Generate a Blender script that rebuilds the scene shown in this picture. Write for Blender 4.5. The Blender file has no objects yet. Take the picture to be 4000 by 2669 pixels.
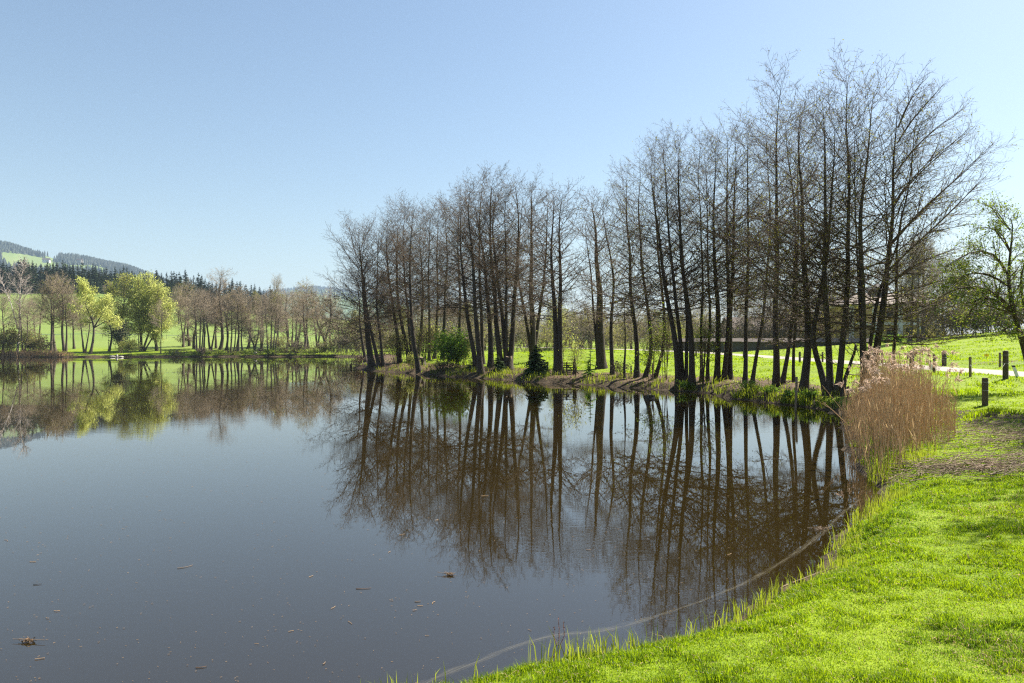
import bpy, math, random
import numpy as np
from mathutils import Vector

# ------------------------------------------------------------------ camera, sky, sun, exposure
C = bpy.context.scene
CAMZ, F, HOR = 2.6, 2667.0, 1344.0          # eye height, focal length and horizon row (px of the 4000 px frame)
cam_data = bpy.data.cameras.new("camera")
cam = bpy.data.objects.new("camera", cam_data)
C.collection.objects.link(cam)
cam.location = (0, 0, CAMZ)
cam.rotation_euler = (math.pi / 2, 0, 0)
cam_data.sensor_width = 36.0
cam_data.lens = 36.0 * F / 4000.0
cam_data.shift_y = (HOR - 1334.5) / 4000.0
cam_data.clip_start = 0.1
cam_data.clip_end = 30000
C.camera = cam

SUN_AZ, SUN_EL = math.radians(54), math.radians(46)
world = bpy.data.worlds.new("World")
C.world = world
world.use_nodes = True
wn = world.node_tree.nodes
sky = wn.new("ShaderNodeTexSky")
sky.sky_type = 'NISHITA'
sky.sun_disc = False
sky.sun_elevation = SUN_EL
sky.sun_rotation = SUN_AZ
sky.altitude = 400
sky.air_density = 1.4
sky.dust_density = 0.9
sky.ozone_density = 1.9
bg = wn["Background"]
bg.inputs[1].default_value = 0.052
world.node_tree.links.new(sky.outputs[0], bg.inputs[0])

sun_data = bpy.data.lights.new("sun", 'SUN')
sun_data.energy = 5.0
sun_data.angle = math.radians(0.5)
sun_data.color = (1.0, 0.93, 0.81)
sun = bpy.data.objects.new("sun", sun_data)
C.collection.objects.link(sun)
sdir = Vector((math.sin(SUN_AZ) * math.cos(SUN_EL), math.cos(SUN_AZ) * math.cos(SUN_EL), math.sin(SUN_EL)))
sun.rotation_euler = (-sdir).to_track_quat('-Z', 'Y').to_euler()
sun.location = (60, 60, 80)

C.view_settings.view_transform = 'Standard'
C.view_settings.look = 'None'
C.view_settings.gamma = 1.0
C.view_settings.exposure = 1.5
C.cycles.max_bounces = 8
C.cycles.diffuse_bounces = 3
C.cycles.glossy_bounces = 3
C.cycles.transmission_bounces = 4
C.cycles.transparent_max_bounces = 8
C.cycles.volume_bounces = 0
C.cycles.sample_clamp_indirect = 6
C.cycles.use_denoising = False
C.cycles.filter_width = 1.25
world.cycles.sampling_method = 'NONE'

# ------------------------------------------------------------------ helpers
def ss(a, b, x):
    t = np.clip((np.asarray(x, float) - a) / (b - a), 0, 1)
    return t * t * (3 - 2 * t)

def vnoise(x, y, scale, seed):
    r = np.random.default_rng(seed).random((256, 256))
    u, v = np.asarray(x, float) / scale + 1000.0, np.asarray(y, float) / scale + 1000.0
    i, j = np.floor(u).astype(int), np.floor(v).astype(int)
    fu, fv = u - i, v - j
    fu, fv = fu * fu * (3 - 2 * fu), fv * fv * (3 - 2 * fv)
    g = lambda a, b: r[a % 256, b % 256]
    return (g(i, j) * (1 - fu) + g(i + 1, j) * fu) * (1 - fv) + (g(i, j + 1) * (1 - fu) + g(i + 1, j + 1) * fu) * fv

def norm(v):
    return v / np.maximum(np.linalg.norm(v, axis=-1, keepdims=True), 1e-9)

class Buf:
    """collects vertices and faces and links them as ONE mesh object"""
    def __init__(s):
        s.v, s.q, s.t, s.qm, s.tm, s.n = [], [], [], [], [], 0
    def add(s, V, Q=None, T=None, m=0):
        V = np.asarray(V, float).reshape(-1, 3)
        if Q is not None and len(Q):
            s.q.append(np.asarray(Q, int).reshape(-1, 4) + s.n); s.qm.append(np.full(len(s.q[-1]), m))
        if T is not None and len(T):
            s.t.append(np.asarray(T, int).reshape(-1, 3) + s.n); s.tm.append(np.full(len(s.t[-1]), m))
        s.v.append(V); s.n += len(V)
    def mesh(s, name, mats, smooth=True):
        me = bpy.data.meshes.new(name)
        V = np.concatenate(s.v) if s.v else np.zeros((0, 3))
        Q = np.concatenate(s.q) if s.q else np.zeros((0, 4), int)
        T = np.concatenate(s.t) if s.t else np.zeros((0, 3), int)
        nq, nt = len(Q), len(T)
        me.vertices.add(len(V)); me.vertices.foreach_set("co", V.astype(np.float32).ravel())
        me.loops.add(nq * 4 + nt * 3)
        me.loops.foreach_set("vertex_index", np.concatenate([Q.ravel(), T.ravel()]).astype(np.int32))
        me.polygons.add(nq + nt)
        me.polygons.foreach_set("loop_start", np.concatenate([np.arange(nq) * 4, nq * 4 + np.arange(nt) * 3]).astype(np.int32))
        for m in (mats if isinstance(mats, (list, tuple)) else [mats]):
            me.materials.append(m)
        mi = np.concatenate(s.qm + s.tm) if (s.qm or s.tm) else np.zeros(0, int)
        me.polygons.foreach_set("material_index", mi.astype(np.int32))
        me.polygons.foreach_set("use_smooth", np.full(nq + nt, bool(smooth)))
        me.update(calc_edges=True)
        return me
    def obj(s, name, mats, parent=None, smooth=True):
        return link(name, s.mesh(name, mats, smooth), parent)

def link(name, data, parent=None):
    o = bpy.data.objects.new(name, data)
    C.collection.objects.link(o)
    if parent is not None:
        o.parent = parent
    return o

def tag(o, label=None, cat=None, group=None, kind=None):
    if label: o["label"] = label
    if cat: o["category"] = cat
    if group: o["group"] = group
    if kind: o["kind"] = kind
    return o

def thing(name, label, cat, loc=(0, 0, 0), group=None, rz=0.0):
    o = bpy.data.objects.new(name, None)
    C.collection.objects.link(o)
    o.empty_display_size = 0.2
    o.location = loc
    o.rotation_euler = (0, 0, rz)
    return tag(o, label, cat, group)

def copy_tree(o, parent=None):
    c = o.copy()
    C.collection.objects.link(c)
    if parent is not None:
        c.parent = parent
    for ch in [k for k in bpy.data.objects if k.parent == o]:
        copy_tree(ch, c)
    return c

def tubes(buf, P, R, S, m=0, rng=None):
    """sweeps N polylines P (N,K,3) with radii R (N,K) as S-sided tubes"""
    N, K, _ = P.shape
    if N == 0: return
    T = np.empty_like(P)
    T[:, 1:-1] = P[:, 2:] - P[:, :-2]
    T[:, 0] = P[:, 1] - P[:, 0]; T[:, -1] = P[:, -1] - P[:, -2]
    T = norm(T)
    main = norm(P[:, -1] - P[:, 0])
    ref = np.where(np.abs(main[:, 2:3]) > 0.8, np.array([[1.0, 0.1, 0]]), np.array([[0.05, 0.1, 1.0]]))
    U = ref[:, None] - (ref[:, None] * T).sum(-1, keepdims=True) * T
    U = norm(U); W = np.cross(T, U)
    a = np.arange(S) * 2 * math.pi / S
    V = P[:, :, None] + R[:, :, None, None] * (np.cos(a)[:, None] * U[:, :, None] + np.sin(a)[:, None] * W[:, :, None])
    base = np.arange(N)[:, None, None] * K * S + np.arange(K - 1)[None, :, None] * S
    i = np.arange(S)[None, None]; j = (i + 1) % S
    Q = np.stack([base + i, base + j, base + S + j, base + S + i], -1)
    buf.add(V, Q.reshape(-1, 4), m=m)

def spikes(buf, A, B, r, rng, m=0):
    """thin three-sided thorns from A to B"""
    N = len(A)
    if N == 0: return
    T = norm(B - A)
    U = norm(np.cross(T, rng.normal(size=(N, 3)))); W = np.cross(T, U)
    a = np.arange(3) * 2 * math.pi / 3
    ring = A[:, None] + r * (np.cos(a)[None, :, None] * U[:, None] + np.sin(a)[None, :, None] * W[:, None])
    V = np.concatenate([ring, B[:, None]], 1)
    b = np.arange(N)[:, None] * 4
    tri = np.array([[0, 1, 3], [1, 2, 3], [2, 0, 3]])
    buf.add(V, T=(b[:, :, None] + tri[None]).reshape(-1, 3), m=m)

def leaves(buf, P, size, rng, m=0, axis=None, width=0.5, jit=0.6):
    """rhombic leaf-sized faces at P"""
    N = len(P)
    if N == 0: return
    d = rng.normal(size=(N, 3))
    if axis is not None:
        d = np.asarray(axis) + jit * d
    d = norm(d)
    w = norm(np.cross(d, rng.normal(size=(N, 3))))
    L = np.broadcast_to(np.asarray(size, float), (N,))[:, None] * rng.uniform(0.6, 1.3, (N, 1))
    V = np.stack([P, P + d * L * .5 + w * L * width * .5, P + d * L, P + d * L * .5 - w * L * width * .5], 1)
    buf.add(V, np.arange(N * 4).reshape(N, 4), m=m)

def box(buf, c, size, rz=0.0, m=0, tilt=None):
    sx, sy, sz = [k / 2 for k in size]
    V = np.array([[x, y, z] for z in (-sz, sz) for x, y in ((-sx, -sy), (sx, -sy), (sx, sy), (-sx, sy))])
    if tilt is not None:
        ax, an = tilt
        ca, sa = math.cos(an), math.sin(an)
        Rm = np.array([[1, 0, 0], [0, ca, -sa], [0, sa, ca]]) if ax == 'x' else np.array([[ca, 0, sa], [0, 1, 0], [-sa, 0, ca]])
        V = V @ Rm.T
    ca, sa = math.cos(rz), math.sin(rz)
    V = V @ np.array([[ca, -sa, 0], [sa, ca, 0], [0, 0, 1]]).T + np.asarray(c, float)
    buf.add(V, [[3, 2, 1, 0], [4, 5, 6, 7], [0, 1, 5, 4], [1, 2, 6, 5], [2, 3, 7, 6], [3, 0, 4, 7]], m=m)

# ------------------------------------------------------------------ materials
def mat(name, col, col2=None, scale=3.0, rough=0.8, trans=0.0, tcol=None, bump=0.0, bscale=20.0, spec=0.3, detail=4.0, rand=0.0, obj_space=True, stretch=None, contrast=0.25):
    m = bpy.data.materials.new(name); m.use_nodes = True
    nt = m.node_tree; N, L = nt.nodes, nt.links
    p = N["Principled BSDF"]; out = N["Material Output"]
    p.inputs["Roughness"].default_value = rough
    p.inputs["Specular IOR Level"].default_value = spec
    tc = N.new("ShaderNodeTexCoord")
    co = tc.outputs["Object"]
    if stretch:
        mp = N.new("ShaderNodeMapping"); mp.inputs["Scale"].default_value = stretch
        L.new(co, mp.inputs[0]); co = mp.outputs[0]
    csock = None
    if col2 is not None:
        nz = N.new("ShaderNodeTexNoise"); nz.inputs["Scale"].default_value = scale; nz.inputs["Detail"].default_value = detail
        L.new(co, nz.inputs["Vector"])
        rp = N.new("ShaderNodeValToRGB")
        rp.color_ramp.elements[0].position = 0.5 - contrast; rp.color_ramp.elements[1].position = 0.5 + contrast
        rp.color_ramp.elements[0].color = (*col, 1); rp.color_ramp.elements[1].color = (*col2, 1)
        L.new(nz.outputs["Fac"], rp.inputs[0])
        csock = rp.outputs[0]
    if rand > 0:
        oi = N.new("ShaderNodeObjectInfo")
        hs = N.new("ShaderNodeHueSaturation")
        mr = N.new("ShaderNodeMapRange"); mr.inputs[3].default_value = 1 - rand; mr.inputs[4].default_value = 1 + rand
        L.new(oi.outputs["Random"], mr.inputs[0]); L.new(mr.outputs[0], hs.inputs["Value"])
        if csock: L.new(csock, hs.inputs["Color"])
        else: hs.inputs["Color"].default_value = (*col, 1)
        csock = hs.outputs[0]
    if csock: L.new(csock, p.inputs["Base Color"])
    else: p.inputs["Base Color"].default_value = (*col, 1)
    if bump > 0:
        nb = N.new("ShaderNodeTexNoise"); nb.inputs["Scale"].default_value = bscale; nb.inputs["Detail"].default_value = 5
        L.new(co, nb.inputs["Vector"])
        bp = N.new("ShaderNodeBump"); bp.inputs["Strength"].default_value = bump; bp.inputs["Distance"].default_value = 0.05
        L.new(nb.outputs["Fac"], bp.inputs["Height"]); L.new(bp.outputs[0], p.inputs["Normal"])
    if trans > 0:
        tr = N.new("ShaderNodeBsdfTranslucent")
        if tcol is None and csock: L.new(csock, tr.inputs[0])
        else: tr.inputs[0].default_value = (*(tcol or col), 1)
        mx = N.new("ShaderNodeMixShader"); mx.inputs[0].default_value = trans
        L.new(p.outputs[0], mx.inputs[1]); L.new(tr.outputs[0], mx.inputs[2]); L.new(mx.outputs[0], out.inputs[0])
    return m

M = {}
M["bark"] = mat("bark_dark", (0.030, 0.022, 0.015), (0.065, 0.048, 0.033), scale=5, bump=0.6, bscale=14, stretch=(1, 1, 0.25))
M["twig"] = mat("twig_bark", (0.066, 0.043, 0.024), (0.125, 0.083, 0.047), scale=1.2)
M["far_bark"] = mat("bark_grey_brown", (0.07, 0.055, 0.042), (0.12, 0.095, 0.075), scale=2)
M["far_twig"] = mat("twig_reddish", (0.21, 0.165, 0.115), (0.31, 0.25, 0.175), scale=.4, rand=.2)
M["birch"] = mat("birch_bark", (0.7, 0.66, 0.6), (0.42, 0.37, 0.33), scale=3, stretch=(1, 1, 3))
M["birch_twig"] = mat("birch_twig", (0.48, 0.42, 0.37), (0.34, 0.28, 0.24), scale=1)
M["bud"] = mat("young_leaf", (0.12, 0.13, 0.022), (0.085, 0.085, 0.02), scale=1.0, trans=.5, tcol=(0.26, 0.26, 0.03))
M["fresh_leaf"] = mat("fresh_leaf", (0.11, 0.17, 0.02), (0.07, 0.12, 0.02), scale=.8, trans=.5, tcol=(0.24, 0.32, 0.03))
M["willow"] = mat("willow_leaf", (0.46, 0.48, 0.15), (0.37, 0.42, 0.13), scale=.35, trans=.62, tcol=(0.64, 0.67, 0.20), rand=.12)
M["pale_crown"] = mat("pale_green_leaf", (0.26, 0.28, 0.08), (0.19, 0.22, 0.07), scale=.4, trans=.5, tcol=(0.38, 0.4, 0.09))
M["olive"] = mat("olive_leaf", (0.18, 0.175, 0.06), (0.115, 0.12, 0.04), scale=.6, trans=.45, tcol=(0.28, 0.27, 0.07), rand=.2)
M["brownbush"] = mat("brown_twigs", (0.14, 0.105, 0.07), (0.09, 0.075, 0.045), scale=.5, rand=.25)
M["shrub"] = mat("shrub_leaf", (0.10, 0.19, 0.025), (0.06, 0.12, 0.02), scale=1, trans=.45, tcol=(0.2, 0.34, 0.03))
M["spruce"] = mat("spruce_needle", (0.022, 0.042, 0.018), (0.042, 0.066, 0.024), scale=.5, rand=.35)
M["spruce_near"] = mat("young_spruce_needle", (0.025, 0.05, 0.014), (0.05, 0.085, 0.02), scale=2, trans=.2, tcol=(0.06, 0.1, 0.02))
M["spruce_pale"] = mat("olive_spruce_needle", (0.075, 0.08, 0.02), (0.04, 0.05, 0.015), scale=1.5, trans=.35, tcol=(0.16, 0.16, 0.02))
M["wood"] = mat("weathered_wood", (0.10, 0.075, 0.05), (0.055, 0.04, 0.028), scale=8, bump=.5, bscale=30, stretch=(1, 1, .12))
M["pale_wood"] = mat("pale_wood", (0.24, 0.18, 0.11), (0.13, 0.095, 0.06), scale=8, bump=.4, bscale=30, stretch=(1, 1, .12))
M["white"] = mat("white_plastic", (0.75, 0.75, 0.73), (0.6, 0.6, 0.58), scale=6, rough=.5)
M["black"] = mat("black_plastic", (0.02, 0.02, 0.02), rough=.5)
M["yellow"] = mat("yellow_plastic", (0.8, 0.62, 0.02), rough=.5, trans=.3)
M["wire"] = mat("galvanised_wire", (0.3, 0.3, 0.29), rough=.5)
M["stone"] = mat("pale_stone", (0.5, 0.46, 0.4), (0.33, 0.3, 0.26), scale=1.5, bump=.5, bscale=4)
M["plaster"] = mat("yellow_plaster", (0.52, 0.38, 0.14), (0.46, 0.33, 0.12), scale=1.2)
M["trim"] = mat("white_plaster", (0.7, 0.69, 0.66), (0.6, 0.6, 0.57), scale=2)
M["greyplaster"] = mat("grey_plaster", (0.32, 0.3, 0.27), (0.24, 0.22, 0.2), scale=1)
M["oldwall"] = mat("old_brown_wall", (0.10, 0.085, 0.065), (0.055, 0.048, 0.036), scale=.8)
M["slate"] = mat("slate_roof", (0.09, 0.085, 0.085), (0.13, 0.12, 0.115), scale=3, stretch=(1, 1, 4))
M["roof"] = mat("clay_tile_roof", (0.10, 0.07, 0.055), (0.065, 0.048, 0.038), scale=3, bump=.6, bscale=8, stretch=(2, 2, 6))
M["palet"] = mat("pale_clay_tile", (0.26, 0.205, 0.17), (0.17, 0.13, 0.11), scale=2.5, stretch=(3, 3, 1))
M["glass"] = mat("window_glass", (0.02, 0.025, 0.03), rough=.08, spec=.6)
M["shutter"] = mat("dark_window_frame", (0.06, 0.05, 0.04), rough=.6)
M["reed"] = mat("dry_reed", (0.60, 0.42, 0.24), (0.38, 0.26, 0.14), scale=4.5, trans=.3, tcol=(0.56, 0.39, 0.2), stretch=(2, 2, .35))
M["plume"] = mat("reed_plume", (0.46, 0.36, 0.28), (0.30, 0.225, 0.17), scale=2, trans=.5, tcol=(0.58, 0.43, 0.33))
M["straw"] = mat("dry_straw", (0.30, 0.21, 0.13), (0.13, 0.09, 0.055), scale=3)
M["weed"] = mat("reddish_dry_weed", (0.3, 0.12, 0.07), (0.2, 0.08, 0.045), scale=20)
M["litter"] = mat("dead_leaf", (0.22, 0.13, 0.07), (0.10, 0.06, 0.035), scale=5)

def grass_mat(name, a, b, t, scale, tr=.6):
    m = mat(name, a, b, scale=scale, rough=.36, trans=tr, spec=.22, detail=3)
    nt = m.node_tree
    t_node = [n for n in nt.nodes if n.type == 'BSDF_TRANSLUCENT'][0]
    rp = [n for n in nt.nodes if n.type == 'VALTORGB'][0]
    mx = nt.nodes.new("ShaderNodeMix"); mx.data_type = 'RGBA'; mx.inputs[0].default_value = .6
    nt.links.new(rp.outputs[0], mx.inputs[6]); mx.inputs[7].default_value = (*t, 1)
    nt.links.new(mx.outputs[2], t_node.inputs[0])
    return m
M["grass"] = grass_mat("lawn_blade", (0.085, 0.17, 0.005), (0.175, 0.25, 0.007), (0.42, 0.56, 0.008), 1.3)
M["deepgrass"] = grass_mat("deep_blade", (0.05, 0.11, 0.008), (0.09, 0.15, 0.012), (0.2, 0.34, 0.012), 2.0)
M["tallgrass"] = grass_mat("tall_blade", (0.11, 0.17, 0.015), (0.18, 0.21, 0.025), (0.36, 0.42, 0.025), 1.4)

# ground: grass, leaf litter, bare earth and painted shade by a per-vertex zone map
def ground_material():
    m = bpy.data.materials.new("ground"); m.use_nodes = True
    nt = m.node_tree; N, L = nt.nodes, nt.links
    p = N["Principled BSDF"]; p.inputs["Roughness"].default_value = .9; p.inputs["Specular IOR Level"].default_value = .15
    tc = N.new("ShaderNodeTexCoord")
    def noise(s, d=5, st=None):
        n = N.new("ShaderNodeTexNoise"); n.inputs["Scale"].default_value = s; n.inputs["Detail"].default_value = d
        if st:
            mp = N.new("ShaderNodeMapping"); mp.inputs["Scale"].default_value = st
            L.new(tc.outputs["Object"], mp.inputs[0]); L.new(mp.outputs[0], n.inputs["Vector"])
        else:
            L.new(tc.outputs["Object"], n.inputs["Vector"])
        return n.outputs["Fac"]
    def ramp(f, a, b, p0=.35, p1=.65):
        r = N.new("ShaderNodeValToRGB"); r.color_ramp.elements[0].position = p0; r.color_ramp.elements[1].position = p1
        r.color_ramp.elements[0].color = (*a, 1); r.color_ramp.elements[1].color = (*b, 1)
        L.new(f, r.inputs[0]); return r.outputs[0]
    def mix(f, a, b):
        x = N.new("ShaderNodeMix"); x.data_type = 'RGBA'
        L.new(f, x.inputs[0]); L.new(a, x.inputs[6]); L.new(b, x.inputs[7]); return x.outputs[2]
    def math_(op, a, b):
        x = N.new("ShaderNodeMath"); x.operation = op
        for k, v in ((0, a), (1, b)):
            if isinstance(v, (int, float)): x.inputs[k].default_value = v
            else: L.new(v, x.inputs[k])
        return x.outputs[0]
    g1 = ramp(noise(.55, 6), (0.115, 0.18, 0.006), (0.21, 0.28, 0.010))
    g2 = ramp(noise(.035, 4), (0.14, 0.21, 0.016), (0.225, 0.29, 0.022))
    g = N.new("ShaderNodeMix"); g.data_type = 'RGBA'; g.inputs[0].default_value = .45
    L.new(g1, g.inputs[6]); L.new(g2, g.inputs[7])
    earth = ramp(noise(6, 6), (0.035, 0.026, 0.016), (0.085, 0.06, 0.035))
    lit = ramp(noise(9, 8), (0.05, 0.033, 0.02), (0.2, 0.135, 0.082), .4, .7)
    at = N.new("ShaderNodeAttribute"); at.attribute_name = "zone"
    sp = N.new("ShaderNodeSeparateColor"); L.new(at.outputs["Color"], sp.inputs[0])
    def edge(ch, s):
        k = math_('ADD', ch, math_('MULTIPLY', math_('SUBTRACT', noise(s, 6), .5), 1.1))
        mr = N.new("ShaderNodeMapRange"); mr.inputs[1].default_value = .38; mr.inputs[2].default_value = .62
        L.new(k, mr.inputs[0]); return mr.outputs[0]
    mask = lambda e, ch: math_('MULTIPLY', e, math_('GREATER_THAN', ch, 0.02))
    hay = ramp(noise(.02, 4), (0.125, 0.19, 0.038), (0.19, 0.245, 0.06))
    gr = mix(sp.outputs[2], g.outputs[2], hay)
    c = mix(mask(edge(sp.outputs[0], 2.2), sp.outputs[0]), gr, lit)
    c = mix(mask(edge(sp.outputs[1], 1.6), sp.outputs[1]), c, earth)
    L.new(c, p.inputs["Base Color"])
    bp = N.new("ShaderNodeBump"); bp.inputs["Strength"].default_value = .9; bp.inputs["Distance"].default_value = .12
    hsum = math_('ADD', noise(2.2, 6), math_('MULTIPLY', noise(14, 4), .35))
    L.new(hsum, bp.inputs["Height"]); L.new(bp.outputs[0], p.inputs["Normal"])
    return m
M["ground"] = ground_material()

# ------------------------------------------------------------------ terrain
def wp(px, py, z=0.0):
    """photo pixel -> point on the level z"""
    Y = F * (CAMZ - z) / (py - HOR)
    return np.array([(px - 2000) / F * Y, Y, z])

shore_px = [(1700, 2655), (1790, 2650), (1866, 2612), (1990, 2580), (2098, 2572), (2290, 2537), (2457, 2512), (2596, 2480), (2762, 2440), (2900, 2365),
            (2966, 2325), (3066, 2262), (3132, 2190), (3216, 2128), (3271, 2049), (3354, 1985), (3426, 1966), (3437, 1916), (3376, 1883),
            (3345, 1800), (3300, 1710), (3315, 1640), (3260, 1612), (3246, 1603), (3184, 1594), (3090, 1585), (2979, 1571), (2867, 1560),
            (2781, 1539), (2577, 1522), (2406, 1512), (2270, 1502), (2100, 1495), (2066, 1492), (1896, 1480), (1725, 1471), (1598, 1458),
            (1470, 1450), (1406, 1441), (1398, 1437)]
shore = [wp(*p)[:2] for p in shore_px]
far_world = [(-18.2, 82), (-19.5, 92), (-23, 113), (-30, 136), (-37, 141), (-52, 138), (-69, 136.5), (-77, 134.5), (-86, 133), (-95, 134), (-104, 136),
             (-130, 137), (-190, 134), (-260, 118), (-320, 60), (-300, -10), (-150, -30), (-40, -12), (-14, -2), (-6, 2.2), (-2.4, 4.1)]
LAKE = np.array([tuple(p) for p in shore] + far_world)

def lake_sd(x, y):
    """signed distance to the shoreline, positive on land"""
    x, y = np.asarray(x, float), np.asarray(y, float)
    d = np.full(x.shape, 1e9); ins = np.zeros(x.shape, bool)
    n = len(LAKE)
    for i in range(n):
        ax, ay = LAKE[i]; bx, by = LAKE[(i + 1) % n]
        ex, ey = bx - ax, by - ay
        t = np.clip(((x - ax) * ex + (y - ay) * ey) / (ex * ex + ey * ey), 0, 1)
        d = np.minimum(d, np.hypot(x - ax - t * ex, y - ay - t * ey))
        c = ((ay > y) != (by > y)) & (x < (bx - ax) * (y - ay) / (by - ay + 1e-12) + ax)
        ins ^= c
    d = np.where(ins, -d, d)
    return d + (vnoise(x, y, 1.3, 3) - .5) * np.clip(.02 * np.hypot(x, y), .12, 1.3) - .13 * (1 - ss(10, 13, y)) * (x > -4) + (vnoise(x, y, .5, 4) - .5) * .12

ROAD = np.array([(28.5, 4), (26.4, 20), (26.2, 35), (26.6, 60), (26.8, 82), (25.5, 105), (21, 125), (10, 150), (-8, 180)], float)
def road_d(x, y):
    d = np.full(np.shape(x), 1e9)
    for (ax, ay), (bx, by) in zip(ROAD[:-1], ROAD[1:]):
        ex, ey = bx - ax, by - ay
        t = np.clip(((x - ax) * ex + (y - ay) * ey) / (ex * ex + ey * ey), 0, 1)
        d = np.minimum(d, np.hypot(x - ax - t * ex, y - ay - t * ey))
    return d
road_z = lambda y: 1.05 + .006 * np.clip(np.asarray(y) - 35, 0, 200)

ZA = [-.95, -.75, -.6, -.4875, -.375, -.2625, -.1125, .1125, .8]
ZF = [30, 27.5, 27, 21.6, 17.3, 14.9, 8.5, 4.6, 4.6]
def terrain(x, y, sd=None):
    x, y = np.asarray(x, float), np.asarray(y, float)
    s = lake_sd(x, y) if sd is None else sd
    near = 1 - ss(9.5, 15, y)
    zn = .03 + .34 * ss(0, .9, s) + .62 * ss(.6, 5.5, s) + .1 * ss(5, 14, s)
    zr = .05 + .32 * ss(0, .9, s) + .25 * ss(.8, 4, s) + .48 * ss(4, 15, s)
    land = zn * near + zr * (1 - near)
    land = land + .10 * (vnoise(x, y, 2.6, 5) - .5) * ss(.6, 3, s) * (.5 + (1 - near)) + .035 * (vnoise(x, y, .9, 6) - .5) * ss(.3, 1.5, s)
    land = land + .16 * (vnoise(x, y, .75, 16) - .5) * ss(.15, .8, s) * (1 - ss(3, 7, s)) * ss(22, 30, y)
    land = land + .34 * (vnoise(x, y, .8, 15) - .5) * np.exp(-((x - 13.6) ** 2 / 14 + (y - 18.8) ** 2 / 10))
    land = land + .8 * np.exp(-((x - 9) ** 2 + (y - 73) ** 2) / 150)
    up = .088 * np.clip(x - 30, 0, 40) * ss(12, 40, y) * (1 - .8 * ss(88, 140, y))
    land = land + up
    a = x / np.maximum(y, 1)
    u = np.clip((y - 148) / 182, 0, 1)
    land = land + (np.interp(a, ZA, ZF) - 1.2) * (.75 * u + .25 * u * u) * (y > 140)
    land = land + ss(.2, .45, -a) * np.clip(y - 330, 0, 190) * .055
    rd = road_d(x, y)
    k = (1 - ss(2.3, 4.2, rd)) * (y < 190)
    land = land * (1 - k) + road_z(y) * k
    bed = -.04 - .9 * ss(0, 5, -s)
    return np.where(s > 0, land, bed)

def hit(px, py, y0=2.0, y1=420.0):
    """where the sight line through a photo pixel meets the ground"""
    Y = np.exp(np.linspace(math.log(y0), math.log(y1), 1600))
    X = (px - 2000) / F * Y; Z = CAMZ - (py - HOR) / F * Y
    g = np.maximum(terrain(X, Y), 0.0)
    w = np.nonzero(Z <= g)[0]
    k = w[0] if len(w) else len(Y) - 1
    return np.array([X[k], Y[k], g[k]])

def ground_at(x, y):
    return float(terrain(np.array([x]), np.array([y]))[0])

def axis(c, lo, hi, s0, g):
    out = [c]; 
    while out[-1] < hi: out.append(out[-1] + s0 + g * (out[-1] - c))
    neg = [c]
    while neg[-1] > lo: neg.append(neg[-1] - s0 - g * (c - neg[-1]))
    return np.array(neg[:0:-1] + out)

def build_ground():
    xs = axis(6, -9000, 9000, .14, .0155); ys = axis(7, -900, 9000, .14, .013)
    X, Y = np.meshgrid(xs, ys)
    S = lake_sd(X, Y); Z = terrain(X, Y, S)
    nx, ny = len(xs), len(ys)
    V = np.stack([X, Y, Z], -1).reshape(-1, 3)
    i = (np.arange(ny - 1)[:, None] * nx + np.arange(nx - 1)[None]).ravel()
    b = Buf(); b.add(V, np.stack([i, i + 1, i + nx + 1, i + nx], -1))
    me = b.mesh("ground", M["ground"])
    s, x, y = S.ravel(), X.ravel(), Y.ravel()
    a = x / np.maximum(y, 1)
    lit = (1 - ss(2.5, 7, s)) * ss(24, 34, y) * (y < 130) * (s > -.3) * (a > -.3)
    lit = np.maximum(lit, .42 * np.exp(-((x - 11.6) ** 2 / 3.5 + (y - 14.6) ** 2 / 3.5)))           # reed litter beside the reed bed
    lit = np.maximum(lit, .5 * np.exp(-((x - 8.4 + (y - 11.7) * .8) ** 2 / 1.2 + (y - 11.7) ** 2 / .3)))
    lit = np.maximum(lit, .62 * (1 - ss(0, 3, np.abs(y - 46))) * (1 - ss(0, 5, np.abs(x - 33))))
    mud_and_shade = (1 - ss(.05, .45, s)) * (y > 3)
    mud_and_shade = np.maximum(mud_and_shade, (1 - ss(.2, 1.3, s)) * ss(22, 30, y))
    mud_and_shade = np.maximum(mud_and_shade, .8 * np.exp(-((x - 13.6) ** 2 / 12 + (y - 18.8) ** 2 / 9)))  # tree shade on the right bank, painted in the earth colour
    mud_and_shade = np.maximum(mud_and_shade, .72 * (1 - ss(0, 3.2, s)) * (y > 120))  # shade under the far shore trees, painted as a dark strip
    hay = ss(146, 158, y) * ss(.1, .3, -a)
    col = np.stack([lit, mud_and_shade, hay, np.ones_like(s)], -1).astype(np.float32)
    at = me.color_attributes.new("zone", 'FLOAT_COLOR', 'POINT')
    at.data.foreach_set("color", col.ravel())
    tag(link("ground", me), "grassy ground with bare earth and painted shade along the pond shore", kind="structure")
build_ground()

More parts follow.
